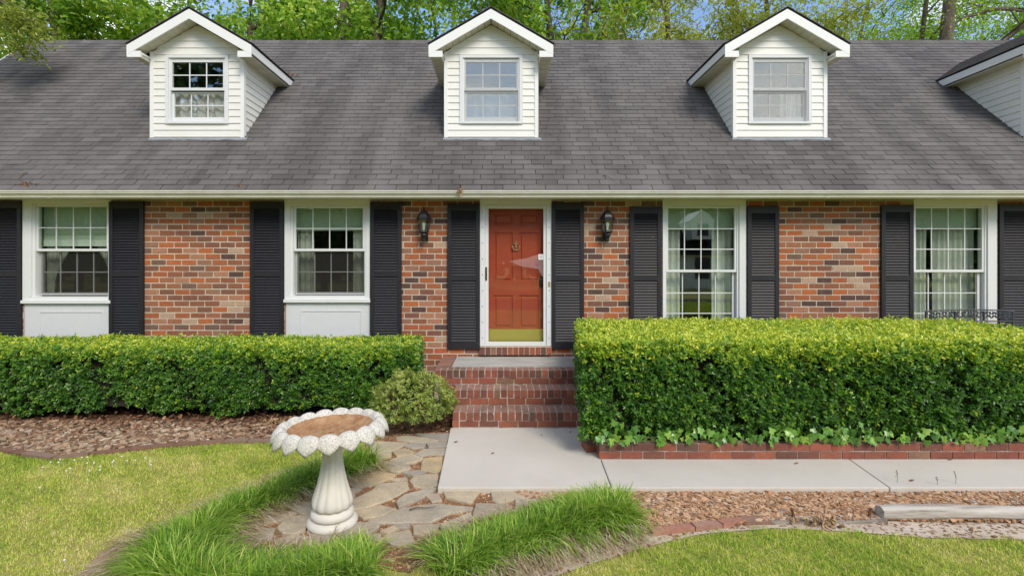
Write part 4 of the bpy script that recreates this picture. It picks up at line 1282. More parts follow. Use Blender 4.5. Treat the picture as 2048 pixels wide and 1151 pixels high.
def hedge(name, label, x0f, x1f, yf, yb, zb, zt, n, nt, lsize, ragged, young):
    h = thing(name, label, 'hedge', ((x0f(yf) + x1f(yf)) / 2, (yf + yb) / 2, zb))
    S = []; Nn = []; up = []
    def add(x, y, z, nx, ny, nz):
        S.append(np.stack([x, y, z], 1)); Nn.append(np.broadcast_to(np.array([nx, ny, nz], float), (len(x), 3)))
    # front
    nf = n
    x = RNG.uniform(x0f(yf), x1f(yf), nf); z = zb + (zt - zb) * RNG.uniform(0, 1, nf)
    low = zb + ragged * (0.5 + 0.5 * np.sin(5.1 * x + 0.8) * np.sin(2.3 * x))
    kk = z > low
    x, z = x[kk], z[kk]
    y = np.full(len(x), yf) - 0.06 * lump(x, 0 * x, 1.5 * z) + 0.02
    y += np.where(z > zt - 0.14, ((z - zt + 0.14) / 0.14) ** 2 * 0.09, 0)           # rounded shoulder
    y += np.where(z < zb + 0.3, (zb + 0.3 - z) * 0.25, 0)
    add(x, y + RNG.exponential(0.035, len(x)), z, 0, -1, 0.35)
    # top
    y = RNG.uniform(yf, yb, nt); x = x0f(y) + (x1f(y) - x0f(y)) * RNG.uniform(0, 1, nt)
    z = np.full(nt, zt) + 0.018 * lump(x, 2 * y, 0 * x) - 0.02
    z -= np.where(y < yf + 0.16, ((yf + 0.16 - y) / 0.16) ** 2 * 0.10, 0)
    ex = np.minimum(x - x0f(y), x1f(y) - x)
    z -= np.where(ex < 0.12, ((0.12 - ex) / 0.12) ** 2 * 0.07, 0)
    add(x, y, z - RNG.exponential(0.022, nt), 0, -0.1, 1)
    # ends
    ne = int(n * (yb - yf) / (x1f(yf) - x0f(yf)) * 1.2)
    for s, fx in ((-1, x0f), (1, x1f)):
        y = RNG.uniform(yf, yb, ne); z = zb + (zt - zb) * RNG.uniform(0.02, 1, ne)
        x = fx(y) + s * 0.035 * lump(3 * y, y, z) - s * 0.02
        x -= s * np.where(y < yf + 0.15, ((yf + 0.15 - y) / 0.15) ** 2 * 0.08, 0)
        x -= s * np.where(z < zb + 0.3, (zb + 0.3 - z) * 0.25, 0)
        add(x - s * RNG.exponential(0.035, ne), y, z, s, -0.1, 0.3)
    S = np.concatenate(S); Nn = np.concatenate(Nn)
    # thin spots: gaps where the inside of the hedge shows
    gap = lump(S[:, 0] * 1.7 + 3, S[:, 1] * 1.4, S[:, 2] * 3.1) + 0.7 * lump(S[:, 0] * 4.1, S[:, 1] * 3, S[:, 2] * 5.0 + 2)
    side = Nn[:, 2] < 0.9
    deep = side & (gap > 0.38) & (S[:, 2] < zt - 0.12)
    keep = ~(deep & (RNG.random(len(S)) < 0.80))
    S = S - np.where(deep, 0.05, 0.0)[:, None] * Nn
    S, Nn = S[keep], Nn[keep]
    A = unit(Nn + RNG.normal(0, 0.45, S.shape) + np.array([0, 0, 0.35]))
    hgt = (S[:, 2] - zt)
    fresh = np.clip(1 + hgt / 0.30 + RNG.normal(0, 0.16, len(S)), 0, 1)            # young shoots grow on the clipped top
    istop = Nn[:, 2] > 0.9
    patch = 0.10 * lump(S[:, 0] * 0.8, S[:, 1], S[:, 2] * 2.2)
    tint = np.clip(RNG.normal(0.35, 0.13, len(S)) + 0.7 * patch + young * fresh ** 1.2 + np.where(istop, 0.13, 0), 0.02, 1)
    S[:, 2] += np.where(istop & (RNG.random(len(S)) < 0.06), RNG.uniform(0.015, 0.05, len(S)), 0)   # stray shoots since the last clip
    shoots(S, A, RNG.uniform(0.03, 0.065, len(S)), 6, lsize, tint, M['hedge'], 'foliage', h, 0.09)
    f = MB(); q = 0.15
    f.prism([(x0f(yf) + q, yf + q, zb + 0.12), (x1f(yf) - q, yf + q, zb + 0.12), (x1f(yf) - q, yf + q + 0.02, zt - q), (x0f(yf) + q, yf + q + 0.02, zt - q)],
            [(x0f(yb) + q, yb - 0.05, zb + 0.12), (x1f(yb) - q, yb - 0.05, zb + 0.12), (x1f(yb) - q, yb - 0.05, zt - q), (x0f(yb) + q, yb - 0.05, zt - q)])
    f.build('dark_core', M['core'], h)  # opaque dark box added inside to stop see-through
    f = MB()
    x = x0f(yf) + 0.25
    while x < x1f(yf) - 0.1:
        y = random.uniform(yf + 0.25, yf + 0.6)
        for s in range(4):
            f.tube([(x, y, -0.05), (x + random.uniform(-.1, .1), y + random.uniform(-.1, .05), zb + 0.15), (x + random.uniform(-.3, .3), y - random.uniform(-0.05, .2), zb + 0.4)], [0.016, 0.012, 0.006], 5)
        x += random.uniform(0.35, 0.6)
    f.build('stems', M['twig'], h)
    return h
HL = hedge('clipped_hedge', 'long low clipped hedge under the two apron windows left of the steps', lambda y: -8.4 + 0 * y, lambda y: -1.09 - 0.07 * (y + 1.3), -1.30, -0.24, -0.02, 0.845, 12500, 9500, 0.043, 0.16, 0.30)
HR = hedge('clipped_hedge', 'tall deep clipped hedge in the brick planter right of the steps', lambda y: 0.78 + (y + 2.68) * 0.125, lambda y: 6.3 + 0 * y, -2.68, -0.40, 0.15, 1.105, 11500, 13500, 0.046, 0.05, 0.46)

# azalea bush by the steps
az = thing('azalea_bush', 'small yellow green rounded bush between the left hedge and the brick steps', 'bush', (-1.08, -1.62, -0.05))
n = 1150
d = rand_units(n); d[:, 2] = np.abs(d[:, 2]) * 1.1 - 0.35
d = unit(d)
rr = 1.0 + 0.17 * lump(d[:, 0] * 2.4, d[:, 1] * 2, d[:, 2] * 3) - RNG.exponential(0.10, n)
S = np.array([-1.07, -1.62, 0.24]) + d * rr[:, None] * np.array([0.45, 0.42, 0.36])
kk = (S[:, 2] > 0.0) & ~((S[:, 2] < 0.16) & (RNG.random(n) < 0.62))
S, d = S[kk], d[kk]
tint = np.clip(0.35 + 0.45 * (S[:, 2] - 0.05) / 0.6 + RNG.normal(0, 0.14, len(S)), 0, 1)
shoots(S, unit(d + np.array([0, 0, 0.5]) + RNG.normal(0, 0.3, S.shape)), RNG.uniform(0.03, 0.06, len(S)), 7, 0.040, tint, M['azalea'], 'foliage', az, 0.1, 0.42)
f = MB()
for i in range(26):
    a = random.uniform(0, 2 * PI); r = random.uniform(0.15, 0.38)
    f.tube([(-1.07 + 0.05 * math.cos(a), -1.62 + 0.05 * math.sin(a), -0.05), (-1.07 + r * 0.55 * math.cos(a), -1.62 + r * 0.55 * math.sin(a), 0.14), (-1.07 + r * math.cos(a), -1.62 + r * math.sin(a), random.uniform(0.25, 0.5))], [0.011, 0.008, 0.004], 5)
f.build('branches', M['twig'], az)

# cast iron bench back, built as a lone panel before the far right window
pl = thing('ornamental_backrest', 'dark cast iron leaf pattern fence top showing above the right hedge', 'backrest', (6.7, -0.22, 0))
def fx(px): return wx(px, -0.22)
f = MB()
for px in (1852, 1910, 1968, 2026): f.box(fx(px) - 0.011, fx(px) + 0.011, -0.231, -0.209, -0.05, wz(622, -0.22))
f.build('post', M['cast_iron'], pl)
f = MB(); f.tube([(fx(1850 + i * 178 / 16), -0.22, wz(622 - 3.5 * math.sin(PI * i / 16), -0.22)) for i in range(17)], 0.010, 6)
f.build('top_rail', M['cast_iron'], pl)
f = MB(); f.tube([(fx(1850), -0.22, wz(642, -0.22)), (fx(2028), -0.22, wz(642, -0.22))], 0.010, 6)
f.build('lower_rail', M['cast_iron'], pl)
orn = MB()
for s_ in (-1, 1):
    orn.tube([(s_ * (0.004 + 0.026 * math.sin(t)), 0, -0.055 + 0.036 * t) for t in np.linspace(0, 3.0, 8)], [0.007, 0.008, 0.008, 0.007, 0.007, 0.006, 0.005, 0.003], 5)
    orn.prism([(s_ * 0.006, -0.006, 0.0), (s_ * 0.038, -0.006, 0.014), (s_ * 0.044, -0.006, 0.045), (s_ * 0.016, -0.006, 0.030)], [(s_ * 0.006, 0.006, 0.0), (s_ * 0.038, 0.006, 0.014), (s_ * 0.044, 0.006, 0.045), (s_ * 0.016, 0.006, 0.030)])
    orn.prism([(s_ * 0.006, -0.006, -0.05), (s_ * 0.036, -0.006, -0.04), (s_ * 0.044, -0.006, -0.010), (s_ * 0.014, -0.006, -0.022)], [(s_ * 0.006, 0.006, -0.05), (s_ * 0.036, 0.006, -0.04), (s_ * 0.044, 0.006, -0.010), (s_ * 0.014, 0.006, -0.022)])
om = orn.mesh('leaf_ornament', M['cast_iron'])
for i in range(14):
    px = 1858 + i * 12.5
    link('leaf_ornament', om, pl, (fx(px), -0.22, wz(631 - 3.5 * math.sin(PI * (px - 1850) / 178), -0.22)), (0, random.uniform(-.25, .25), random.uniform(-.3, .3)))

# ivy spilling over the planter
ivy = thing('ivy_vine', 'bright ivy with lobed leaves trailing along the brick planter edge', 'ivy', (3, -2.66, 0.14))
lob = [(0, 0), (0.30, -0.12), (0.52, 0.10), (0.30, 0.36), (0.34, 0.66), (0.12, 0.62), (0, 1.0), (-0.12, 0.62), (-0.34, 0.66), (-0.30, 0.36), (-0.52, 0.10), (-0.30, -0.12)]
imesh = []
for v in range(5):
    P = [(x * (1 + random.uniform(-.1, .1)), y * (1 + random.uniform(-.1, .1)), 0.16 * abs(x) - 0.14 * y * y + random.uniform(-.02, .02)) for x, y in lob]
    P.append((0, 0.35, -0.02))
    F = [(len(lob), i, (i + 1) % len(lob)) for i in range(len(lob))]
    imesh.append(np_mesh('leaf', np.array(P), np.array(F), M['ivy'], np.full(len(P), [0.15, 0.35, 0.5, 0.65, 0.9][v]), True))
centers = [(1.05, 0.30), (1.3, 0.30), (1.6, 0.25), (1.85, 0.28), (2.1, 0.22), (2.45, 0.18), (2.8, 0.26), (3.0, 0.30), (3.2, 0.22), (3.45, 0.22), (3.75, 0.16), (4.05, 0.26), (4.3, 0.20), (4.6, 0.22), (4.95, 0.24), (5.25, 0.22)]
for i in range(300):
    cx, hh = random.choice(centers)
    x = max(0.93, random.gauss(cx, 0.13)); z = 0.195 + abs(random.gauss(0, 0.07)) * (hh / 0.26) - (0.03 if random.random() < 0.12 else 0)
    y = -2.715 - random.uniform(0, 0.05) + 0.05 * (z - 0.12) / 0.2
    s = random.uniform(0.045, 0.090)
    o = link('leaf', random.choice(imesh), ivy, (x, y, z), (R(random.uniform(35, 100)), R(random.uniform(-25, 25)), R(random.uniform(-40, 40) + (180 if random.random() < 0.0 else 0))))
    # leaf tip hangs down and forward
    o.rotation_euler = (R(random.uniform(-130, -50)), R(random.uniform(-30, 30)), R(random.uniform(-45, 45)))
    o.scale = (s, s, s)
f = MB(); x = 0.97
pts = []
while x < 5.6:
    pts.append((x, -2.64 - 0.03 * math.sin(x * 7), 0.165 + 0.02 * math.sin(x * 5))); x += 0.12
f.tube(pts, 0.005, 5); f.build('stem', M['twig'], ivy)

# ================================================================== LEAF LITTER AND STONES IN THE LEFT BED
n = 5200
x, y = scatter(stone_bed_poly, n * 2)
kk = (y > -1.75 + 0.15 * np.sin(3 * x)) | ((x > -1.75) & (y > -2.1))
x, y = x[kk][:n], y[kk][:n]
n = len(x)
D = rand_units(n); D[:, 2] *= 0.35
N = np.array([0, 0, 1.0]) + RNG.normal(0, 0.4, (n, 3))
L = RNG.uniform(0.03, 0.075, n)
tag(leaves('leaf_litter', np.stack([x, y, -0.045 + RNG.uniform(0, 0.03, n)], 1), D, unit(N), L, L * 0.55, RNG.beta(1.6, 2, n), M['litter'], None, 0.2, -0.15), 'brown fallen leaves lying under the left hedge', kind='stuff')
sb = bed_edge
n = 6500
poly = gpl([(-420, 862), (-40, 884), (50, 904), (110, 910), (180, 903), (260, 894), (350, 885), (450, 878), (545, 877), (640, 868), (610, 850), (450, 846), (200, 842), (0, 842), (-420, 842)])
x, y = scatter(poly, n)
sz = RNG.gamma(4, 0.0052, len(x)) + 0.007
big = np.argsort(-sz + 0.0 * x)[:420]
cand_b = [i for i in big if wx(-10, y[i]) < x[i] < wx(640, y[i])][:200]
msk = np.ones(len(x), bool); msk[cand_b] = False
pebbles('river_pebbles', x[msk], y[msk], -0.046 + sz[msk] * 0.25, sz[msk], RNG.beta(2, 2.2, msk.sum()), M['rivers'], None, 0.6)
tag(bpy.data.objects['river_pebbles'], 'brown and tan river pebbles covering the bed before the left hedge', kind='stuff')
bed_o = bpy.data.objects['planting_bed']
ph = (1 + 5 ** 0.5) / 2
ICO_V = np.array([(-1, ph, 0), (1, ph, 0), (-1, -ph, 0), (1, -ph, 0), (0, -1, ph), (0, 1, ph), (0, -1, -ph), (0, 1, -ph), (ph, 0, -1), (ph, 0, 1), (-ph, 0, -1), (-ph, 0, 1)]) / 1.9 * 0.5
ICO_F = np.array([(0, 11, 5), (0, 5, 1), (0, 1, 7), (0, 7, 10), (0, 10, 11), (1, 5, 9), (5, 11, 4), (11, 10, 2), (10, 7, 6), (7, 1, 8), (3, 9, 4), (3, 4, 2), (3, 2, 6), (3, 6, 8), (3, 8, 9), (4, 9, 5), (2, 4, 11), (6, 2, 10), (8, 6, 7), (9, 8, 1)])
stv = []
for v in range(8):
    V = ICO_V * (1 + RNG.normal(0, 0.10, (12, 1))) * np.array([RNG.uniform(1.0, 1.5), RNG.uniform(.8, 1.1), RNG.uniform(.5, .8)])
    stv.append(np_mesh('stone', V, ICO_F, M['rivers'], np.zeros(12), v % 2 == 0))
for i in cand_b:
    s = sz[i] * 1.15
    o = link('stone', random.choice(stv), bed_o, (x[i], y[i], -0.046 + s * 0.22), (random.uniform(-.3, .3), random.uniform(-.3, .3), random.uniform(0, 6.28)))
    o.scale = (s, s, s)

# edging pavers along the bed, following its curve
ed = thing('bed_edging', 'thin weathered brown edging of pavers curving along the left bed', 'edging', (bed_edge[4][0], bed_edge[4][1], -0.05))
P = [Vector((a, b, 0)) for a, b in bed_edge]
seg = []
for a, b in zip(P[:-1], P[1:]):
    L = (b - a).length; n = max(1, int(L / 0.21))
    for q in range(n): seg.append((a.lerp(b, q / n), a.lerp(b, (q + 1) / n)))
pm = {}
for a, b in seg:
    L = (b - a).length - 0.008
    key = round(L, 3)
    if key not in pm: pm[key] = MB().box(-L / 2, L / 2, -0.045, 0.045, -0.03, 0.014).mesh('paver', M['edge'])
    link('paver', pm[key], ed, ((a.x + b.x) / 2, (a.y + b.y) / 2, -0.042 + random.uniform(-.006, .006)), (random.uniform(-.06, .06), random.uniform(-.03, .03), math.atan2(b.y - a.y, b.x - a.x) + random.uniform(-.04, .04)))

# ================================================================== FLAGSTONES
FL = [
 [(890,497),(1065,497),(1065,535),(1000,530),(930,515)], [(785,515),(850,508),(1005,535),(985,548),(860,540),(790,530)],
 [(640,545),(690,538),(840,545),(800,572),(760,588),(650,593)], [(825,560),(860,548),(940,548),(930,570),(870,575)],
 [(945,550),(1050,545),(1055,570),(960,572)], [(765,592),(830,577),(880,594),(870,605),(790,618)],
 [(885,605),(930,580),(1050,576),(1040,608),(950,610),(920,616)], [(650,600),(755,594),(752,620),(660,635)],
 [(750,640),(790,624),(880,612),(925,630),(880,650),(830,658)], [(650,662),(700,645),(845,665),(858,685),(790,705),(660,682)],
 [(935,628),(1030,617),(1028,680),(1000,705),(918,690),(922,655)], [(825,712),(900,695),(940,702),(880,725)],
 [(600,720),(680,697),(780,716),(760,735),(690,755),(640,775),(560,775),(522,765)], [(860,752),(880,724),(1003,710),(1000,770),(960,788),(880,780)],
 [(745,742),(830,733),(840,745),(780,750)], [(530,792),(600,785),(580,802),(530,812)],
 [(547,905),(547,850),(650,803),(690,762),(838,752),(846,790),(760,838),(640,883),(560,900)], [(788,862),(832,828),(960,790),(997,792),(930,833),(880,858),(800,890)],
 [(937,822),(1010,817),(1023,850),(975,860)], [(1032,798),(1233,799),(1180,868),(1140,858),(1052,838)],
 [(1292,802),(1553,802),(1553,843),(1420,843),(1340,868),(1302,850)], [(552,917),(700,882),(778,900),(690,938),(610,948)],
 [(628,975),(642,957),(740,927),(830,892),(1000,872),(1188,887),(1183,905),(1070,920),(960,968),(700,973)], [(1200,912),(1212,872),(1378,872),(1398,900),(1300,930),(1197,945)],
 [(1422,852),(1548,852),(1538,880),(1430,895)], [(1568,802),(1700,802),(1650,832),(1572,842)],
 [(702,1020),(770,992),(793,1005),(740,1030)], [(772,982),(853,977),(848,1000),(800,998)],
 [(722,1060),(742,1040),(850,1012),(878,1070),(868,1090),(760,1085)], [(877,990),(1013,982),(998,1010),(920,1043),(882,1030)],
 [(310,1018),(330,975),(560,975),(693,977),(683,1000),(640,1030),(520,1058),(350,1052)], [(152,1000),(200,947),(330,932),(308,965),(293,1010),(240,1033),(180,1030)],
 [(0,965),(40,932),(150,907),(243,922),(150,965),(40,980)], [(192,885),(250,872),(340,867),(332,900),(348,925),(280,925),(230,905)],
 [(287,835),(348,807),(353,850),(300,850)], [(-60,1010),(60,1007),(128,1010),(118,1060),(0,1060)],
 [(1025,985),(1180,925),(1190,955),(1120,1000),(1030,1020)], [(1405,905),(1530,888),(1520,930),(1420,940)], [(560,860),(530,870),(520,820),(560,810)],
 [(-90,985),(-20,972),(30,985),(-40,1003)], [(130,1070),(240,1042),(330,1058),(330,1100),(160,1100)], [(345,1062),(520,1066),(640,1040),(690,1030),(700,1060),(560,1100),(345,1100)]]
fb = bpy.data.objects['flagstone_bed']
for pi_, pts in enumerate(FL):
    pp = [gp(500 + a / 2.677, 680 + b / 2.677, -0.03) for a, b in pts]
    cx = sum(p[0] for p in pp) / len(pp); cy = sum(p[1] for p in pp) / len(pp)
    pp = [(cx + (p[0] - cx) * (1 + 0.010 / max(0.05, math.hypot(p[0] - cx, p[1] - cy))), cy + (p[1] - cy) * (1 + 0.010 / max(0.05, math.hypot(p[0] - cx, p[1] - cy)))) for p in pp]
    # chip the outline so the edges read as split stone
    out = []
    for i in range(len(pp)):
        a, b = pp[i], pp[(i + 1) % len(pp)]
        L = math.hypot(b[0] - a[0], b[1] - a[1]); ns = max(1, int(L / 0.05))
        for q in range(ns):
            t = q / ns
            j = 0.0045 if q else 0.0
            out.append((a[0] + (b[0] - a[0]) * t + random.uniform(-j, j), a[1] + (b[1] - a[1]) * t + random.uniform(-j, j)))
    tx, ty = random.uniform(-.015, .015), random.uniform(-.012, .012); zz = -0.026 + random.uniform(-.006, .004)
    def zt(p): return zz + (p[0] - cx) * tx + (p[1] - cy) * ty
    ins = [(cx + (p[0] - cx) * 0.955, cy + (p[1] - cy) * 0.94) for p in out]
    n = len(out)
    f = MB()
    V = [(p[0], p[1], zt(p)) for p in ins] + [(p[0], p[1], zt(p) - 0.007 + random.uniform(-.002, .002)) for p in out] + [(p[0], p[1], -0.06) for p in out]
    Fs = [tuple(range(n))] + [(i, i + n, (i + 1) % n + n, (i + 1) % n) for i in range(n)] + [(i + n, i + 2 * n, (i + 1) % n + 2 * n, (i + 1) % n + n) for i in range(n)]
    f.add(V, Fs, random.random())
    f.build('flagstone', M['flag'], fb, tint=True)
n = 5200
x, y = scatter(flag_poly, n)
sz = RNG.gamma(3, 0.0024, len(x)) + 0.003
tag(pebbles('joint_grit', x, y, np.full(len(x), -0.047), sz, RNG.beta(1.6, 2, len(x)) * 0.85, M['gravel']), 'small rusty grit in the joints between flagstones', kind='stuff')

# ================================================================== GRAVEL BED
n = 26000
x, y = scatter(gravel_poly, n)
sz = RNG.gamma(4, 0.0028, len(x)) + 0.005
tag(pebbles('gravel', x, y, -0.046 + RNG.uniform(0, 0.016, len(x)), sz, np.clip(RNG.beta(1.7, 1.9, len(x)), 0, 0.985), M['gravel'], None, 0.55), 'rust brown gravel chips in the bed along the walk', kind='stuff')
gb = bpy.data.objects['gravel_bed']
n = 1500
x, y = scatter(sand_poly, n)
tag(pebbles('dirt_crumbs', x, y, np.full(len(x), -0.053), RNG.gamma(2.5, 0.003, len(x)) + 0.003, RNG.uniform(0.2, 1, len(x)), M['rivers']), 'crumbs and small stones on the pale sandy strip', kind='stuff')

re_ = thing('brick_edging', 'row of pinkish red bricks edging the gravel bed beside the sandy strip', 'edging', (*gp(1430, 1050), -0.05))
for (a, b, ang) in (((1300, 1064), (1333, 1060), 0), ((1326, 1060), (1386, 1054), 0.02), ((1386, 1055), (1446, 1047), 0.05), ((1440, 1049), (1484, 1040), 0.03)):
    p, q = gp(*a), gp(*b); L = math.hypot(q[0] - p[0], q[1] - p[1])
    link('brick', MB().box(-L / 2 + .003, L / 2 - .003, -0.035, 0.035, -0.03, 0.024).mesh('brick', M['edge_red']), re_, ((p[0] + q[0]) / 2, (p[1] + q[1]) / 2 + 0.005, -0.045), (random.uniform(-.08, .08), ang, math.atan2(q[1] - p[1], q[0] - p[0])))
p, q = gp(1487, 1043), gp(1541, 1041); L = math.hypot(q[0] - p[0], q[1] - p[1])
o = MB().box(-L / 2, L / 2, -0.045, 0.045, -0.03, 0.018).build('concrete_block', M['edge']); o.location = ((p[0] + q[0]) / 2, (p[1] + q[1]) / 2 + 0.02, -0.045); o.rotation_euler = (0.05, 0.02, 0.05)
tag(o, 'grey brown block at the end of the red edging bricks', 'block')
f = MB(); p, q = gp(1543, 1041), gp(1770, 1040)
m_ = 14
top = []; bot = []
ed_pts = [(p[0] + (q[0] - p[0]) * i / m_, p[1] + (q[1] - p[1]) * i / m_) for i in range(m_ + 1)]
up = [(x, y + 0.05 + random.uniform(-.008, .008)) for x, y in ed_pts]; dn = [(x, y - 0.02 + random.uniform(-.012, .012)) for x, y in ed_pts]
ring_ = up + dn[::-1]
f.prism([(x, y, -0.034 + 0.008 * math.sin(x * 9)) for x, y in ring_], [(x, y, -0.07) for x, y in ring_])
tag(f.build('rotten_timber', M['oldwood']), 'flat grey rotten timber sunk in the dirt between two stakes', 'timber')
for (px, py, lean, lab) in ((1589, 1038, -0.16, 'rusty iron stake with tilted tip nearer the red edging bricks'), (1737, 1037, 0.12, 'rusty iron stake standing just beside the log end')):
    x_, y_ = gp(px, py, -0.05)
    f = MB(); f.tube([(0, 0, -0.05), (lean * 0.06, 0, 0.03), (lean * 0.13, 0.0, 0.078)], [0.010, 0.011, 0.008], 6); f.lathe([(0.013, 0.070), (0.014, 0.078), (0.006, 0.082)], (lean * 0.13, 0, 0), 8)
    o = f.build('rusty_stake', M['rust']); o.location = (x_, y_, -0.045); tag(o, lab, 'stake', 'rusty stakes along the bed edge')
# weathered log
lg = MB(); pts = []; rad = []
p0 = gp(1759, 1037, -0.05); p1 = gp(2250, 1042, -0.05)
ng = 28; ns = 14
V = []; F = []
for i in range(ng + 1):
    t = i / ng
    cx = p0[0] + (p1[0] - p0[0]) * t; cy = p0[1] + (p1[1] - p0[1]) * t + 0.012 * math.sin(t * 4); cz = 0.004 + 0.004 * math.sin(t * 6)
    for j in range(ns):
        a = 2 * PI * j / ns
        r = 0.051 * (1 + 0.05 * math.sin(3 * a + t * 5) + random.uniform(-.03, .03) + 0.06 * math.sin(t * 9))
        V.append((cx + (random.uniform(-.006, .006) if i == 0 else 0), cy + r * math.cos(a), cz + r * math.sin(a)))
for i in range(ng):
    for j in range(ns):
        F.append((i * ns + j, i * ns + (j + 1) % ns, (i + 1) * ns + (j + 1) % ns, (i + 1) * ns + j))
lg.add(V, F + [tuple(range(ns - 1, -1, -1)), tuple(ng * ns + j for j in range(ns))])
o = lg.build('weathered_log', M['log'], smooth=False)
tag(o, 'long silvery weathered log lying along the gravel bed edge', 'log')

# ================================================================== BIRDBATH
BX, BY = -1.268, -3.904
bb = thing('birdbath', 'white cast concrete birdbath with scalloped bowl and fluted pedestal on the flagstones', 'birdbath', (BX, BY, -0.04))
f = MB()
f.lathe([(0.178, 0.0), (0.184, 0.010), (0.183, 0.030), (0.166, 0.047), (0.145, 0.053)], (BX, BY, -0.03), 40)
f.build('base', M['bath'], bb, smooth=True)
f = MB()
f.lathe([(0.135, 0.055), (0.150, 0.061), (0.157, 0.077), (0.155, 0.096), (0.140, 0.113), (0.115, 0.119)], (BX, BY, -0.03), 40)
f.build('base_ring', M['bath'], bb, smooth=True)
def flute(a, z):
    fade = min(1, max(0, (0.60 - z) / 0.12)) * (1 if z > 0.16 else 0.8)
    return 0.935 + 0.045 * fade * (abs(math.sin(6 * a + 1.6 * (0.6 - z))) - 0.5) * 2 * (0.55 + 0.45 * (1 - z / 0.6))
f = MB()
f.lathe([(0.10, 0.121), (0.136, 0.124), (0.150, 0.142), (0.153, 0.168), (0.149, 0.19), (0.141, 0.22), (0.127, 0.26), (0.113, 0.305), (0.097, 0.37), (0.086, 0.425), (0.079, 0.47), (0.076, 0.51), (0.078, 0.54), (0.088, 0.567), (0.11, 0.592), (0.15, 0.615)], (BX, BY, -0.03), 96, flute)
f.build('pedestal', M['bath'], bb, smooth=True)
NP, NA = 17, 17 * 14
prof = []
V = []; F = []
rows = 26
for i in range(rows):
    for j in range(NA):
        a = 2 * PI * j / NA
        ph_ = (NP * a / (2 * PI)) % 1.0
        u = math.sin(PI * ph_) ** 0.6             # petal crown, sharp valley
        w_ = (1 - abs(2 * ph_ - 1)) ** 0.75        # pointed petal tip
        t = i / (rows - 1)
        if t < 0.30:      # basin floor out to the inner lip
            q = t / 0.30; r = 0.02 + 0.30 * q; z = -0.095 + 0.085 * q ** 6
        elif t < 0.46:
            q = (t - 0.30) / 0.16; r = 0.32 + 0.048 * q; z = -0.010 + (0.020 + 0.026 * u) * math.sin(q * PI / 2)
        elif t < 0.76:    # petal rolls over and hangs
            q = (t - 0.46) / 0.30
            r = 0.368 + (0.046 + 0.022 * u + 0.010 * w_ * q) * math.sin(q * PI / 2 * 1.1)
            z = 0.010 + 0.026 * u - (0.040 + 0.030 * u + 0.060 * w_) * (1 - math.cos(q * PI / 2)) - 0.012 * q * (1 - u)
        else:             # underside back to the column
            q = (t - 0.76) / 0.24
            r1 = 0.368 + (0.046 + 0.022 * u + 0.010 * w_) * math.sin(PI / 2 * 1.1); z1 = 0.010 + 0.026 * u - (0.040 + 0.030 * u + 0.060 * w_) - 0.012 * (1 - u)
            r = r1 + (0.13 - r1) * q; z = z1 + 0.03 * math.sin(min(1, q * 4) * PI / 2) * (1 - q) + (-0.118 - z1) * q
        V.append((r * math.cos(a), r * math.sin(a), z))
for i in range(rows - 1):
    for j in range(NA):
        F.append((i * NA + j, i * NA + (j + 1) % NA, (i + 1) * NA + (j + 1) % NA, (i + 1) * NA + j))
V = np.array(V); 
tilt = Matrix.Rotation(R(-2.2), 3, 'Y')
V = V * np.array([0.945, 0.945, 1.0]) @ np.array(tilt).T + np.array([BX - 0.012, BY, 0.700])
np_obj('bowl', V, np.array(F), M['bath'], bb, smooth=True)
mv = []; mf = []
for i in range(13):
    for j in range(48):
        a = 2 * PI * j / 48; r = 0.004 + 0.322 * i / 12
        mv.append((r * math.cos(a), r * math.sin(a), -0.062 + 0.056 * (i / 12) ** 5 + 0.007 * math.sin(5 * r * 9 + 3 * a) * math.sin(2 * a + 1) * (1 - i / 12) + 0.006 * RNG.normal() * (i < 12)))
for i in range(12):
    for j in range(48): mf.append((i * 48 + j, i * 48 + (j + 1) % 48, (i + 1) * 48 + (j + 1) % 48, (i + 1) * 48 + j))
np_obj('dried_mud', np.array(mv) * np.array([0.945, 0.945, 1.0]) @ np.array(tilt).T + np.array([BX - 0.012, BY, 0.702]), np.array(mf), M['mud'], bb, smooth=True)

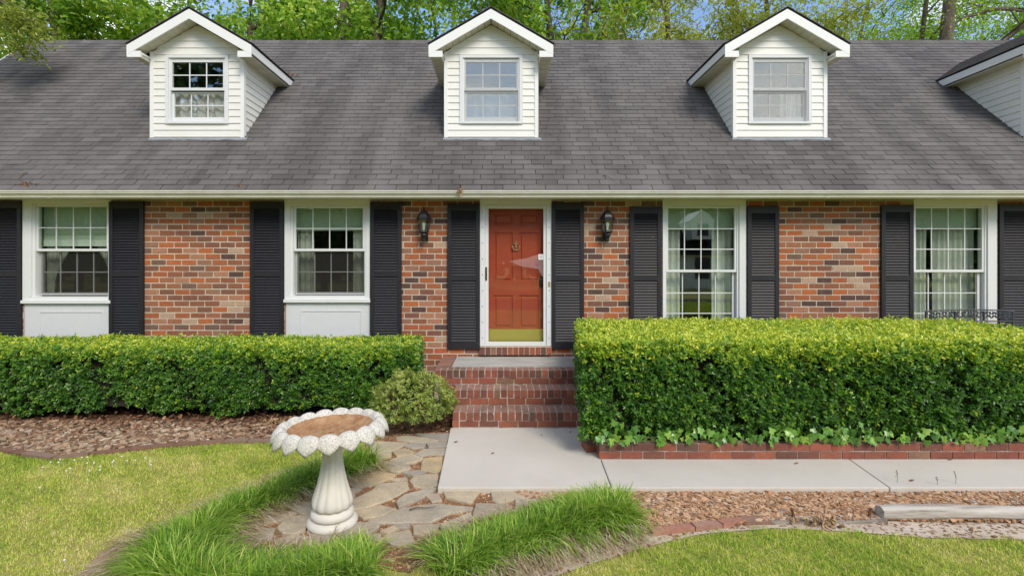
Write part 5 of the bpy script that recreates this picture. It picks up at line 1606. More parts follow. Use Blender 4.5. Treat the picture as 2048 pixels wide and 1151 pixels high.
# ================================================================== WALL LANTERNS
def lantern(cx_px, label):
    X, Y = wx(cx_px, -0.12), -0.13
    def z_(py): return wz(py, -0.13)
    t = thing('wall_lantern', label, 'wall lamp', (X, -0.01, z_(455)), 'black wall lanterns beside the door')
    N6 = 6
    f = MB(); f.lathe([(0.02, z_(421)), (0.055, z_(424)), (0.085, z_(430)), (0.100, z_(434)), (0.112, z_(436)), (0.112, z_(438.5)), (0.09, z_(439))][::-1], (X, Y, 0), N6); f.build('roof_cap', M['dark_metal'], t)
    f = MB(); f.lathe([(0.008, z_(421)), (0.014, z_(419.5)), (0.008, z_(417.5)), (0.016, z_(415.5)), (0.003, z_(412.5))][::-1], (X, Y, 0), 8); f.build('finial', M['dark_metal'], t)
    r0, r1, zt_, zb_ = 0.094, 0.066, z_(439.2), z_(463)
    for i in range(N6):
        a, b = 2 * PI * i / N6, 2 * PI * (i + 1) / N6
        A = [(X + (r0 - .004) * math.cos(a), Y + (r0 - .004) * math.sin(a), zt_), (X + (r0 - .004) * math.cos(b), Y + (r0 - .004) * math.sin(b), zt_), (X + (r1 - .004) * math.cos(b), Y + (r1 - .004) * math.sin(b), zb_), (X + (r1 - .004) * math.cos(a), Y + (r1 - .004) * math.sin(a), zb_)]
        B = [(X + (x - X) * 0.97, Y + (y - Y) * 0.97, z) for x, y, z in A]
        MB().prism(A, B).build('glass_pane', M['glass_lantern'], t)
    f = MB()
    for i in range(N6):
        a = 2 * PI * i / N6
        f.tube([(X + r0 * math.cos(a), Y + r0 * math.sin(a), zt_), (X + r1 * math.cos(a), Y + r1 * math.sin(a), zb_)], 0.006, 5)
    f.build('cage', M['dark_metal'], t)
    f = MB(); f.lathe([(0.074, z_(463)), (0.072, z_(465)), (0.046, z_(467)), (0.050, z_(470)), (0.036, z_(474)), (0.018, z_(477)), (0.020, z_(479)), (0.006, z_(483))][::-1], (X, Y, 0), 12); f.build('bottom_cup', M['dark_metal'], t)
    f = MB(); f.lathe([(0.016, z_(463)), (0.017, z_(456)), (0.015, z_(454)), (0.026, z_(450)), (0.030, z_(447.5)), (0.024, z_(445)), (0.008, z_(443.6))], (X, Y, 0), 12); f.build('bulb', M['bulb'], t, smooth=True)
    f = MB(); f.box(X - 0.045, X + 0.045, -0.022, 0.002, z_(481), z_(455)); f.tube([(X, -0.022, z_(468)), (X, -0.07, z_(472)), (X, -0.10, z_(469))], 0.016, 8); f.build('wall_mount', M['dark_metal'], t)
lantern(848, 'black lantern with clear bulb on the brick between left window shutter and door')
lantern(1214.5, 'black lantern with clear bulb on the brick right of the red door')

# lamp inside the first dormer
tl = thing('table_lamp', 'small cream lampshade seen through the upper panes of the leftmost dormer', 'lamp', (DORM[0] + 0.28, DY + 0.5, 4.0))
f = MB(); f.lathe([(0.10, 4.555), (0.10, 4.56), (0.022, 4.68), (0.02, 4.68)], (DORM[0] + 0.28, DY + 0.5, 0), 16); f.build('lamp_shade', M['lampshade'], tl)
f = MB(); f.tube([(DORM[0] + 0.28, DY + 0.5, 3.9), (DORM[0] + 0.28, DY + 0.5, 4.6)], 0.012, 6); f.build('lamp_stem', M['bronze'], tl)

# ================================================================== GRASS
def roots(px_pts, half, n):
    P = [Vector((*gp(a, b, -0.05), 0)) for a, b in px_pts]
    seg = np.array([(q - p).length for p, q in zip(P[:-1], P[1:])]); cum = np.concatenate([[0], np.cumsum(seg)])
    t = RNG.uniform(0, cum[-1], n)
    i = np.clip(np.searchsorted(cum, t) - 1, 0, len(seg) - 1)
    f = ((t - cum[i]) / seg[i])[:, None]
    A = np.array([tuple(p) for p in P])
    d = unit(A[i + 1] - A[i])
    nrm = np.stack([-d[:, 1], d[:, 0], 0 * d[:, 0]], 1)
    off = RNG.normal(0, half * 0.62, n).clip(-half * 1.25, half * 1.25)
    q = A[i] * (1 - f) + A[i + 1] * f + nrm * off[:, None] + d * RNG.normal(0, 0.03, n)[:, None]
    q[:, 2] = -0.055
    return q, nrm, off / half
def border(name, label, paths, nper, dead_side, loc):
    t = thing(name, label, 'border grass', loc)
    Q = []; DD = []; OO = []
    for pts, half, n in paths:
        q, nr, o = roots(pts, half, n)
        Q.append(q); DD.append(nr * np.sign(o)[:, None]); OO.append(np.abs(o))
    Q = np.concatenate(Q); DD = np.concatenate(DD); OO = np.concatenate(OO); n = len(Q)
    # tufts: blades share lean with their neighbours
    cell = np.floor(Q[:, 0] * 7) * 13.1 + np.floor(Q[:, 1] * 7) * 7.7
    tuft = np.stack([np.sin(cell * 1.7), np.cos(cell * 2.9), 0 * cell], 1)
    a = RNG.uniform(0, 2 * PI, n)
    D = unit(DD * (0.3 + 0.9 * OO)[:, None] + 0.6 * tuft + 0.95 * np.stack([np.cos(a), np.sin(a), 0 * a], 1))
    H = RNG.uniform(0.13, 0.30, n) * (1 + 0.16 * np.sin(cell * 3.3)) * (1.05 - 0.20 * OO)
    bend = np.clip(RNG.normal(0.66, 0.28, n) + 0.25 * OO, 0.08, 1.25)
    tint = np.clip(RNG.normal(0.47, 0.27, n) + 0.10 * np.sin(cell), 0, 1)
    blades('blades', Q, D, H, RNG.uniform(0.0065, 0.0115, n), bend, tint, M['monkey'], t, 4)
    nd = int(n * 0.5)
    k = RNG.choice(n, nd)
    Qd = Q[k] + DD[k] * (0.05 + 0.13 * RNG.random(nd))[:, None]
    Dd = unit(DD[k] + RNG.normal(0, 0.5, (nd, 3)) * np.array([1, 1, 0]) + dead_side)
    blades('dead_blades', Qd, Dd, RNG.uniform(0.10, 0.24, nd), RNG.uniform(0.004, 0.0075, nd), RNG.uniform(0.75, 1.35, nd), RNG.random(nd), M['straw'], t, 3)
    return t
border('border_grass', 'lush border grass curving round the birdbath from behind it to the front edge',
       [([(738, 925), (700, 940), (640, 962), (592, 980), (540, 1000), (488, 1022), (430, 1050), (390, 1085)], 0.10, 4600),
        ([(395, 1070), (350, 1110), (330, 1160), (400, 1195), (520, 1185), (620, 1165), (690, 1158), (738, 1150)], 0.20, 9800)], 0, np.array([0.3, -0.4, 0]), (*gp(500, 1060), -0.06))
border('border_grass', 'separate arching border grass clump between the concrete walk and sandy strip',
       [([(893, 1150), (925, 1135), (980, 1105), (1060, 1078), (1140, 1055), (1215, 1040), (1255, 1036)], 0.16, 7600)], 0, np.array([0.1, -0.9, 0]), (*gp(1060, 1080), -0.06))
border_px_left = gpl([(738, 930), (592, 985), (450, 1040), (330, 1085), (260, 1130), (250, 1200), (800, 1200), (800, 1140), (620, 1120), (470, 1070), (560, 1010), (740, 945)])

def lawn_pts(n, x0, x1, y0, y1, polys):
    x = RNG.uniform(x0, x1, n); y = RNG.uniform(y0, y1, n)
    xj = x + 0.03 * np.sin(23 * y + 5 * x) + RNG.normal(0, 0.02, n); yj = y + 0.03 * np.sin(19 * x) + RNG.normal(0, 0.018, n)
    bad = np.zeros(n, bool)
    for p in polys: bad |= in_poly(xj, yj, p)
    d = CAMD + y
    vis = (np.abs((x * FPX / d)) < 1180) 
    k = ~bad & vis
    return x[k], y[k]
polys = [stone_bed_poly, flag_poly, gravel_poly, sand_poly, dirt_poly, [(-0.6, -3.36), (7, -3.36), (7, 0), (-0.6, 0)]]
x1, y1 = lawn_pts(300000, -6.2, 0.2, -5.1, -1.9, polys)
x2, y2 = lawn_pts(170000, -0.4, 5.2, -5.1, -3.75, polys)
x = np.concatenate([x1, x2]); y = np.concatenate([y1, y2]); n = len(x)
pt = 0.5 * np.sin(2.1 * x + 1.3 * y) + 0.4 * np.sin(5.3 * x - 3.7 * y + 1) + 0.35 * np.sin(9.1 * y + 4.3 * x + 2) + 0.3 * np.sin(17 * x + 13 * y)
kk = RNG.random(n) < 0.92 - 0.16 * np.clip(pt, 0, 1.2)
x, y, pt = x[kk], y[kk], pt[kk]; n = len(x)
edge_green = np.zeros(n)
for p in (bed_edge,):
    for q in p: edge_green = np.maximum(edge_green, np.clip(1 - np.hypot(x - q[0], y - q[1]) / 0.42, 0, 1))
a = RNG.uniform(0, 2 * PI, n)
cellr = np.sin(np.floor(x * 26) * 12.9898 + np.floor(y * 26) * 78.233) * 43758.5453
cellr = cellr - np.floor(cellr)
fine = np.sin(31 * x + 11 * np.sin(7 * y)) * np.sin(27 * y + 9 * np.sin(6 * x))
tint = np.clip(RNG.normal(0.42, 0.23, n) + 0.19 * pt + 0.22 * (cellr - 0.5) + 0.10 * fine - 0.30 * edge_green - 0.10 * (x > 0.3), 0, 1)
lawn_o = blades('lawn_grass', np.stack([x, y, np.full(n, -0.062)], 1), np.stack([np.cos(a), np.sin(a), 0 * a], 1), RNG.uniform(0.012, 0.036, n) * (0.75 + 0.6 * cellr) * (1 - 0.15 * np.clip(pt, 0, 1) + 0.35 * edge_green), RNG.uniform(0.0040, 0.0068, n), RNG.uniform(0.2, 1.1, n), tint, M['grass'], None, 1)
tag(lawn_o, 'short patchy yellow green lawn grass', kind='stuff')

# clover flowers in the lawn
zc = [(290,496),(245,524),(345,478),(380,543),(403,527),(427,484),(500,467),(514,538),(540,494),(575,520),(573,537),(653,487),(730,483),(778,482),(833,470),(862,492),(866,508),(470,465),(500,505),(645,490),(700,462),(335,500),(370,1062),(340,1145),(402,1147),(228,640)]
f = MB(); f.lathe([(0.001, -0.008), (0.006, -0.004), (0.008, 0.001), (0.006, 0.006), (0.001, 0.008)], (0, 0, 0), 8); f.tube([(0, 0, -0.06), (0.003, 0, -0.012)], 0.0008, 4)
cm = f.mesh('clover_flower', M['clover'])
for zx, zy in zc:
    gx, gy = gp(zx / 2.87, 750 + zy / 2.87, 0.0)
    o = link('clover_flower', cm, None, (gx, gy, -0.004 + random.uniform(-.01, .008)), (random.uniform(-.3, .3), random.uniform(-.3, .3), random.random() * 6))
    tag(o, 'tiny white clover flower head standing in the left lawn', 'flower', 'white clover flowers in the lawn')

# ================================================================== SMALL DEBRIS
def flat_leaf(px, py, z, s, rot, label, name='dead_leaf', cat='leaf', mat=None):
    gx, gy = gp(px, py, z)
    V, F = leaf_arrays(np.array([[-s / 2, 0, 0.0]]), np.array([[1.0, 0, 0.06]]), np.array([[0, 0, 1.0]]), np.array([s]), np.array([s * 0.5]), 0.2, -0.12)
    V = np.concatenate([V, V - np.array([0, 0, 0.0015])]); F = np.concatenate([F, F[:, ::-1] + 6])
    o = link(name, np_mesh(name, V, F, mat or M['litter'], np.full(len(V), random.uniform(0.4, 0.9))), None, (gx, gy, z + 0.004), (0, 0, rot))
    return tag(o, label, cat)
flat_leaf(985.6, 906.7, 0, 0.045, 0.4, 'brown curled dead leaf in the middle of the main walk slab')
flat_leaf(1593, 927, 0, 0.05, 0.1, 'brown dead leaf on the walk left of the diagonal joint')
flat_leaf(1823.5, 961.5, 0, 0.05, 0.05, 'tan dead leaf near the front edge of the walk')
flat_leaf(1901, 919.5, 0, 0.05, 0.1, 'brown dead leaf lying against the planter bricks on the walk')
flat_leaf(912, 884, 0, 0.05, 0.2, 'small grey leaf near the back left corner of the main slab')
flat_leaf(1083, 870, 0, 0.03, 0.5, 'tiny orange leaf on the slab below the bottom step')
flat_leaf(1140, 864, 0, 0.035, 1.5, 'tiny brown leaf near the step end by the planter')
o = flat_leaf(1160, 853.5, 0.0, 0.11, 0.05, 'white paper scrap lying at the foot of the bottom step', 'paper_scrap', 'scrap', M['sticker'])
def twig(pts, r, label, mat='twig', name='twig'):
    f = MB(); f.tube(pts, [r * (1 - 0.6 * i / (len(pts) - 1)) for i in range(len(pts))], 5)
    return tag(f.build(name, M[mat]), label, 'twig')
P = [gp(500 + a / 2.677, 680 + b / 2.677, -0.02) for a, b in ((855, 910), (890, 902), (940, 900), (995, 897))]
twig([(x, y, -0.012 + 0.006 * (i % 2)) for i, (x, y) in enumerate(P)], 0.007, 'dark broken twig lying on a large flagstone')
def on_roof(px, py, up=0.02):
    # meet the roof plane along the photo ray
    s = (530 - py) / FPX
    d = (EAVE_Z - EAVE_Y - CAMD - CAMZ + 0.0) / (s - 1.0)
    y = d - CAMD
    return Vector((wx(px, y), y - up * c45, roofz(y) + up * c45))
twig([on_roof(57, 347, .02), on_roof(46, 352, .04), on_roof(41, 360, .03), on_roof(53, 369, .02)], 0.006, 'pale curled twig on the roof shingles above the left gutter', 'straw')
twig([on_roof(1205, 353, .02), on_roof(1214, 358, .05), on_roof(1228, 363, .02)], 0.007, 'dark twig on the lower roof between the middle dormers')
twig([on_roof(713, 290, .02), on_roof(716, 281, .04), on_roof(723, 278, .02)], 0.004, 'thin pale twig on the roof left of the middle dormer', 'straw')
twig([on_roof(295, 195, .02), on_roof(287, 205, .05), on_roof(276, 222, .02)], 0.004, 'thin twig on the roof beside the leftmost dormer cheek', 'straw')
def clump(name, label, c, n, spread, size, lo, hi):
    P = np.array(c) + RNG.normal(0, 1, (n, 3)) * np.array(spread)
    V_ = leaves(name, P, rand_units(n), rand_units(n), RNG.uniform(size * .6, size * 1.2, n), RNG.uniform(size * .3, size * .6, n), RNG.uniform(lo, hi, n), M['litter'], None, 0.2, 0.3)
    return tag(V_, label, 'leaf clump')
clump('dry_leaf_clump', 'tuft of dry tan leaves hanging over the gutter above the left lantern', (wx(920, -.46), -0.47, wz(382, -.46)), 26, (0.018, 0.012, 0.025), 0.05, .8, 1)
clump('dry_leaf_clump', 'brown leaf scraps on the shingles at the left gutter edge', on_roof(60, 371, .02), 30, (0.09, 0.02, 0.012), 0.045, .4, .95)
clump('dry_leaf_clump', 'small rusty leaf scrap above the gutter over the first left shutter', on_roof(478, 374, .02), 12, (0.03, 0.012, 0.01), 0.04, .4, .9)
clump('dry_leaf_clump', 'rusty leaf debris trapped at the right eave of the leftmost dormer', on_roof(588, 153, .03), 24, (0.05, 0.03, 0.02), 0.04, .4, .8)
xx, yy = gp(1636, 1045, -0.03); clump('yellow_leaf_clump', 'yellowed fallen leaves beside the rotten timber in front of the gravel', (xx, yy, -0.03), 40, (0.09, 0.02, 0.012), 0.055, .92, 1)
xx, yy = gp(555, 846, -0.02); clump('yellow_leaf_clump', 'yellowish weed leaves at the bed edge behind the birdbath rim', (xx, yy, -0.01), 60, (0.12, 0.06, 0.02), 0.05, .95, 1)
for (px, py, h, lab) in ((1793, 975, .11, 'thin budded weed stalk at the walk edge nearest the diagonal joint'), (1873, 979, .07, 'shortest thin weed stalk at the walk front edge'), (1910, 977, .11, 'thin weed stalk with pinkish bud beside a shorter one')):
    x_, y_ = gp(px, py, -0.045)
    f = MB(); f.tube([(x_, y_, -0.05), (x_ + .01, y_, h * .5), (x_ - .005, y_, h)], 0.002, 4)
    for q in range(5): f.tube([(x_, y_, h * (.5 + .1 * q)), (x_ + random.uniform(-.025, .025), y_ + random.uniform(-.02, .02), h * (.6 + .1 * q))], 0.002, 4)
    tag(f.build('weed_stalk', M['twig']), lab, 'weed')

# ================================================================== TREES BEHIND THE HOUSE
def tree(name, label, px, Y, rad, lean, seed, leafmat, zc=(7.2, 13.5), spread=3.6, nl=18000, fork=None, lsz=0.19, h=15.0, tbase=0.5, limbs=11):
    rs = random.Random(seed)
    X = wx(px, Y)
    zr = CAMZ + 448 * (CAMD + Y) / FPX          # height where the trunk meets the roof ridge line of sight
    bx = X - lean * zr
    t = thing(name, label, 'tree', (bx, Y, -0.06), 'trees behind the house')
    f = MB()
    def P(z): return Vector((bx + lean * z + 0.18 * math.sin(z * 0.55 + seed), Y + 0.15 * math.sin(z * 0.4 + seed * 2), z))
    off = P(zr).x - X
    zs = [-0.1, 0.6, 2, 4, 6, 7.5, 9, 10.5, 12, 13.5, h]
    if fork: zs = [z for z in zs if z < fork] + [fork]
    pts = [P(z) - Vector((off, 0, 0)) for z in zs]
    rads = [rad * (1.35 if z < 0.3 else 1.0) * (1.12 - 0.62 * z / h) for z in zs]
    f.tube(pts, rads, 11)
    tops = [(pts[-1], Vector((lean, 0, 1)), rads[-1])]
    if fork:
        tops = []
        for s in (-1, 1):
            q = [pts[-1]]
            dx = 0.22 * s
            for i in range(1, 6): q.append(pts[-1] + Vector((dx * i * 0.85 + 0.1 * math.sin(i + s), 0.15 * s * i, i * 1.15)))
            rr = [rads[-1] * (0.78 - 0.09 * i) for i in range(6)]
            f.tube(q, rr, 9)
            tops.append((q[-1], Vector((0.2 * s, 0, 1)), rr[-1]))
            pts = pts + q[1:]
    trunk = f.build('trunk', M['bark'], t, smooth=True)
    f = MB(); cl = []
    hi_pts = [p for p in pts if p.z > 4.8]
    for i in range(limbs):
        p = rs.choice(hi_pts) if i > 2 else hi_pts[i % len(hi_pts)]
        a = 2 * PI * (i * 0.382 + rs.random() * 0.15)
        L = spread * rs.uniform(0.65, 1.15)
        rise = rs.uniform(0.15, 0.9)
        lp = [p]
        for q in range(1, 6):
            lp.append(p + Vector((math.cos(a) * L * q / 5 + rs.uniform(-.15, .15), math.sin(a) * L * q / 5 * 0.8 + rs.uniform(-.15, .15), L * rise * q / 5 * (1.2 - 0.1 * q) + rs.uniform(-.1, .15))))
        r0 = rad * rs.uniform(0.22, 0.42)
        f.tube(lp, [r0 * (1 - 0.16 * q) for q in range(6)], 6)
        for b in range(5):
            s = lp[2 + b % 4]
            a2 = a + rs.uniform(-1.3, 1.3)
            L2 = rs.uniform(0.9, 2.1)
            e1 = s + Vector((math.cos(a2) * L2 * .5, math.sin(a2) * L2 * .5, rs.uniform(-.1, .6))); e2 = e1 + Vector((math.cos(a2 + .3) * L2 * .5, math.sin(a2 + .3) * L2 * .5, rs.uniform(-.4, .5)))
            f.tube([s, e1, e2], [r0 * .35, r0 * .22, r0 * .08], 5)
            cl += [e1, e2, (e1 + e2) / 2]
        cl += [lp[4], lp[5]]
    f.build('limbs', M['bark'], t, smooth=True)
    # extra foliage masses fill the crown between the limbs
    for i in range(46):
        a = rs.random() * 2 * PI; r = spread * math.sqrt(rs.random()) * 1.05
        cl.append(Vector((X + math.cos(a) * r, Y + math.sin(a) * r * 0.8, rs.uniform(*zc))))
    C = np.array([tuple(c) for c in cl])
    m = len(C)
    per = RNG.integers(0, m, nl)
    ct = RNG.normal(0.5, 0.16, m)
    off_ = RNG.normal(0, 1, (nl, 3)) * np.array([0.40, 0.40, 0.26])
    pos = C[per] + off_
    tx_ = np.interp(pos[:, 2], [p.z for p in pts[:len(zs)]], [p.x for p in pts[:len(zs)]])
    front = (np.abs(pos[:, 0] - tx_) < rad * 1.7 + 0.12) & (pos[:, 1] < Y + rad) & (RNG.random(nl) < 0.88)
    for (ty, tr_, tz0, txs, tzs) in TRUNKS:      # neighbouring trunks stand bare on the lawn side
        k_ = (CAMD + pos[:, 1]) / (CAMD + ty)
        tz_ = CAMZ + (pos[:, 2] - CAMZ) / k_
        front |= (np.abs(pos[:, 0] - np.interp(tz_, tzs, txs) * k_) < tr_ * 1.1 + 0.05) & (pos[:, 1] < ty) & (RNG.random(nl) < 0.8)
    pos = pos[~front]; off_ = off_[~front]; per = per[~front]; nl = len(pos)
    D = rand_units(nl); D[:, 2] = D[:, 2] * 0.6 - 0.35
    N = unit(np.array([0, -0.25, 0.9]) + RNG.normal(0, 0.55, (nl, 3)))
    L = RNG.uniform(0.65, 1.25, nl) * lsz
    tint = np.clip(ct[per] + RNG.normal(0, 0.16, nl) + 0.20 * off_[:, 2] / 0.26 * 0.3, 0, 1)
    leaves('crown', pos, unit(D), N, L, L * (0.62 if leafmat != 'oak' else 0.34), tint, M[leafmat], t, 0.15, 0.18)
    return t
TRUNKS = []
T = [
 ('maple_tree', 'green tree with grey limb slanting up behind the far left roof end', 112, 11, 0.17, -0.22, 1, 'maple', dict(fork=None)),
 ('maple_tree', 'brown trunked tree rising right behind the leftmost dormer peak', 322, 12, 0.24, 0.02, 2, 'maple', dict(fork=8.6)),
 ('maple_tree', 'short leaning brown trunk between the leftmost dormer and the bare sky gap', 503, 15, 0.20, 0.10, 3, 'maple', {}),
 ('maple_tree', 'tree whose grey trunk leans right beside the tallest straight trunk', 683, 13, 0.24, 0.10, 4, 'maple', {}),
 ('maple_tree', 'thick straight trunked tree just left of the middle dormer', 757, 11.5, 0.27, 0.0, 5, 'maple', {}),
 ('maple_tree', 'thin upright grey trunked tree directly behind the middle dormer', 892, 14, 0.12, 0.02, 6, 'maple', dict(fork=9.5)),
 ('maple_tree', 'grey forked tree rising just right of the middle dormer', 1107, 12, 0.23, -0.01, 7, 'maple', dict(fork=10.0)),
 ('oak_tree', 'yellow green tree with dark trunk leaning right of the forked one', 1166, 13, 0.23, 0.16, 8, 'oak', {}),
 ('oak_tree', 'broad yellow green tree with drooping catkins between middle and right dormers', 1335, 15, 0.17, 0.05, 9, 'oak', dict(spread=4.4, nl=19000, lsz=0.2)),
 ('oak_tree', 'yellow green tree standing behind the peak of the right dormer', 1540, 14, 0.16, -0.05, 10, 'oak', dict(spread=4.0, nl=18000, lsz=0.2)),
 ('maple_tree', 'slender limbed green tree between the right dormer and the bright shrubby tree', 1722, 16, 0.12, 0.14, 11, 'maple', dict(lsz=0.11, nl=16000)),
 ('maple_tree', 'bright fresh green tree behind the right part of the roof', 1842, 13.5, 0.14, 0.0, 12, 'maple', dict(lsz=0.10, nl=17000)),
 ('maple_tree', 'tree at the far right roof end with pale trunk', 2070, 12, 0.24, 0.03, 13, 'maple', dict(lsz=0.12)),
]
for nm, lab, px, Y, rad, lean, seed, lm, kw in T[:8]:
    X_ = wx(px, Y); zr_ = CAMZ + 448 * (CAMD + Y) / FPX
    zs_ = np.linspace(6, 14, 17)
    TRUNKS.append((Y, rad, 0, X_ + lean * (zs_ - zr_) + 0.18 * (np.sin(zs_ * 0.55 + seed) - math.sin(zr_ * 0.55 + seed)), zs_))
for nm, lab, px, Y, rad, lean, seed, lm, kw in T:
    tree(nm, lab, px, Y, rad, lean, seed, lm, **kw)
# second rank of trees closes the gaps low down
for i, (px, Y, lm, lab) in enumerate(((-60, 19, 'maple', 'darker tree farther back beyond the left roof end'), (230, 22, 'maple', 'tree farther back filling the gap left of the leftmost dormer'), (590, 21, 'maple', 'tree farther back between leftmost dormer and leaning trunk'),
        (960, 22, 'maple', 'tree farther back hidden mostly by the middle dormer'), (1250, 23, 'oak', 'yellowish tree farther back behind the leaning dark trunk'), (1480, 22, 'oak', 'yellowish tree farther back beyond the right dormer'), (1690, 22, 'maple', 'green tree farther back right of the right dormer'), (1960, 21, 'maple', 'green tree farther back under the long bare limb'))):
    tree('maple_tree' if lm == 'maple' else 'oak_tree', lab, px, Y, 0.16, 0.02, 40 + i, lm, zc=(8, 15), spread=4.4, nl=11000, lsz=0.17, h=17, limbs=8)

# long bare limb of the far right tree crossing above the ridge
t = thing('pecan_tree', 'tree outside the right edge sending a long curved bare limb over the ridge', 'tree', (14.6, 9.0, -0.06), 'trees behind the house')
f = MB()
f.tube([(14.6, 9, -0.1), (14.5, 9, 3), (14.4, 9, 6), (14.2, 9, 8.4), (14.5, 9.1, 11), (14.4, 9, 14)], [0.34, 0.28, 0.25, 0.21, 0.16, 0.08], 10)
f.build('trunk', M['bark'], t, smooth=True)
f = MB()
LY = 9.0
def lp_(px, py, dy=0.0): return (wx(px, LY + dy), LY + dy, wz(py, LY + dy))
f.tube([(14.3, 9, 7.6), lp_(2075, 25), lp_(2020, 18), lp_(1985, 19), lp_(1950, 30), lp_(1925, 36), lp_(1900, 55), lp_(1880, 80)], [0.12, 0.075, 0.065, 0.06, 0.05, 0.042, 0.03, 0.012], 7)
f.tube([lp_(1925, 36), lp_(1895, 38), lp_(1870, 52), lp_(1845, 58)], [0.03, 0.022, 0.015, 0.006], 5)
f.tube([lp_(1985, 19), lp_(1935, 6), lp_(1905, 24)], [0.03, 0.02, 0.006], 5)
f.tube([lp_(2020, 18), lp_(2035, 42), lp_(2050, 60)], [0.03, 0.02, 0.01], 5)
f.build('limbs', M['bark'], t, smooth=True)
n = 5000
C = np.array([lp_(random.uniform(1900, 2150), random.uniform(-120, 60), random.uniform(-1, 2)) for i in range(70)])
per = RNG.integers(0, 70, n)
pos = C[per] + RNG.normal(0, 0.28, (n, 3))
L = RNG.uniform(0.06, 0.12, n)
leaves('crown', pos, unit(rand_units(n) * np.array([1, 1, .6]) - np.array([0, 0, .3])), unit(np.array([0, -.25, .9]) + RNG.normal(0, .5, (n, 3))), L, L * 0.5, RNG.uniform(0.2, 0.9, n), M['maple'], t)

# tree left of the house whose spray hangs in front of the roof end
t = thing('maple_tree', 'tree left of the house with a leafy spray hanging before the roof end', 'tree', (-13.4, 2.0, -0.06), 'trees beside the house')
f = MB(); f.tube([(-13.4, 2, -0.1), (-13.3, 2, 3), (-13.2, 2.1, 6), (-13.3, 2.2, 9), (-13.1, 2.2, 12)], [0.24, 0.2, 0.17, 0.12, 0.05], 10); f.build('trunk', M['bark'], t, smooth=True)
f = MB()
LY = 1.6
f.tube([(-13.25, 2.05, 5.6), (-12.0, 1.8, 6.9), lp_(-30, -20), lp_(40, 30), lp_(70, 50), lp_(84, 74)], [0.09, 0.06, 0.04, 0.022, 0.012, 0.004], 6)
f.tube([lp_(-30, -20), lp_(10, 45), lp_(35, 85), lp_(48, 104)], [0.025, 0.015, 0.008, 0.003], 5)
f.tube([lp_(-30, -20), lp_(-20, 60), lp_(-10, 100)], [0.03, 0.02, 0.005], 5)
f.build('limbs', M['bark'], t, smooth=True)
cs = [lp_(a, b, random.uniform(-.3, .3)) for a, b in ((10, 30), (35, 40), (60, 45), (80, 50), (75, 68), (55, 65), (30, 50), (38, 90), (46, 103), (-30, 40), (20, 10), (-10, 5), (50, 25), (-60, 60), (-80, 90), (-50, -10), (-120, 20), (-100, -40), (0, -40))]
n = 2300
per = RNG.integers(0, len(cs), n)
pos = np.array(cs)[per] + RNG.normal(0, 1, (n, 3)) * np.array([0.12, 0.2, 0.09])
L = RNG.uniform(0.06, 0.11, n)
leaves('crown', pos, unit(rand_units(n) * np.array([1, 1, .5]) - np.array([0, 0, .5])), unit(np.array([0, -.4, .8]) + RNG.normal(0, .5, (n, 3))), L, L * 0.45, RNG.uniform(0.0, 0.45, n), M['oak'], t)

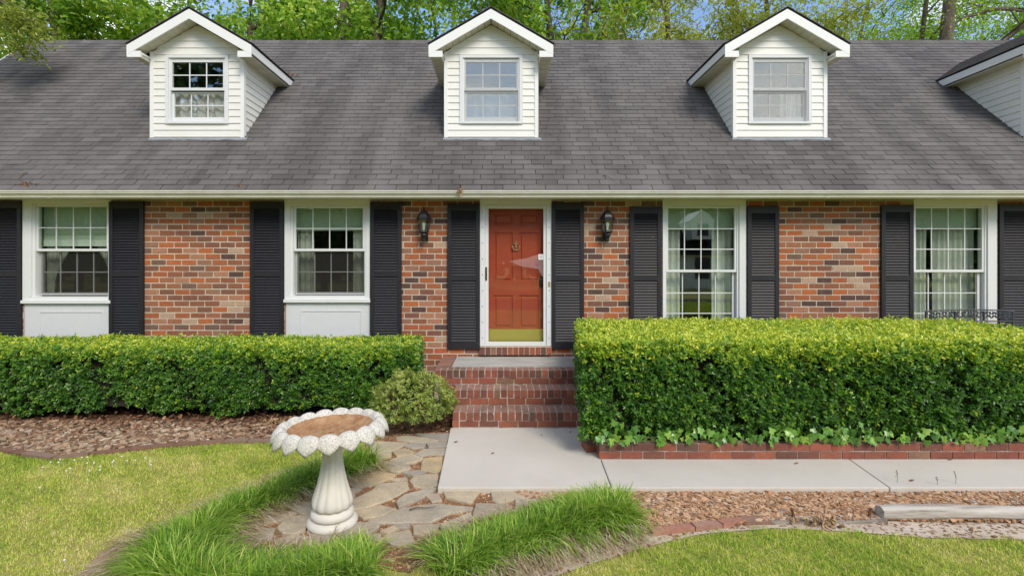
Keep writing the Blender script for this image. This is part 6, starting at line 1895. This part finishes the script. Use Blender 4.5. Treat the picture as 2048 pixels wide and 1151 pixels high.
# ================================================================== ACROSS THE STREET (what the windows mirror)
sheet('street', [(-120, -22), (120, -22), (120, -15), (-120, -15)], -0.050, M['road'], 'grey asphalt street beyond the front lawn')
nb_ = thing('neighbour_house', 'pale neighbour cottage with dark roof across the street', 'house', (16, -38, -0.06))
f = MB(); f.box(9, 24, -44, -35, -0.06, 3.0); f.build('wall', M['siding'], nb_)
f = MB(); f.prism([(8.5, -34.4, 2.7), (8.5, -39.5, 6.6), (8.5, -44.6, 2.7)], [(24.5, -34.4, 2.7), (24.5, -39.5, 6.6), (24.5, -44.6, 2.7)]); f.build('roof', M['felt'], nb_)
for c in (11.4, 16.4, 21.4):
    f = MB(); A = [(c - .9, -34.9, 4.0), (c + .9, -34.9, 4.0), (c + .9, -34.9, 5.6), (c, -34.9, 6.4), (c - .9, -34.9, 5.6)]
    f.prism(A, [(x, -38.2, z) for x, y, z in A]); f.build('dormer', M['trim'], nb_)
    f = MB(); f.box(c - .45, c + .45, -34.88, -34.84, 4.3, 5.3); f.build('window', M['dark_metal'], nb_)
    f = MB(); f.box(c - .6, c + .6, -34.97, -34.93, 0.8, 2.5); f.build('window', M['dark_metal'], nb_)
for i, (x, y, h) in enumerate(((-18, -22, 17), (-14, -33, 12), (-3, -38, 12), (9, -54, 13), (24, -50, 13), (31, -32, 12), (-34, -34, 12), (39, -36, 12), (3.2, -31, 13))):  # last one added to fill a sky gap mirrored in the door
    t = thing('street_tree', ['leafy tree across the street at the corner lot', 'tall tree behind the neighbour cottage west end', 'tall tree behind the neighbour cottage', 'tall tree behind the neighbour cottage east part', 'tree beside the neighbour cottage east gable', 'leafy tree across the street east of the cottage', 'far tree across the street to the west', 'far tree across the street to the east', 'unseen tree added opposite the front door to block reflected sky'][i], 'tree', (x, y, -0.06), 'trees across the street')
    f = MB(); f.tube([(x, y, -0.1), (x + .1, y, h * .4), (x, y, h * .8)], [0.3, 0.22, 0.08], 8); f.build('trunk', M['bark'], t, smooth=True)
    n = 4500
    d = rand_units(n) * RNG.uniform(0.35, 1, (n, 1)) ** 0.5
    pos = np.array([x, y, h * .55]) + d * np.array([h * .42, h * .36, h * .45]) * (1 + 0.12 * lump(d[:, 0] * 2, d[:, 1] * 2, d[:, 2] * 2))[:, None]
    L = RNG.uniform(0.5, 0.9, n)
    leaves('crown', pos, rand_units(n), unit(rand_units(n) + np.array([0, 0, .6])), L, L * 0.6, RNG.uniform(0, 1.0, n), M['street_leaf'], t)

n = 9000
x = RNG.uniform(-75, 75, n); top = 9 + 2.2 * np.sin(x * 0.33) + 1.5 * np.sin(x * 0.83 + 1)
z = top * RNG.random(n) ** 0.8
L = RNG.uniform(0.8, 1.5, n)
tag(leaves('woodland', np.stack([x, -58 + RNG.normal(0, 1.6, n), z], 1), rand_units(n), unit(rand_units(n) + np.array([0, .8, .5])), L, L * 0.65, RNG.uniform(0, 1, n), M['street_leaf']), 'dense wood behind the houses across the street', kind='stuff')
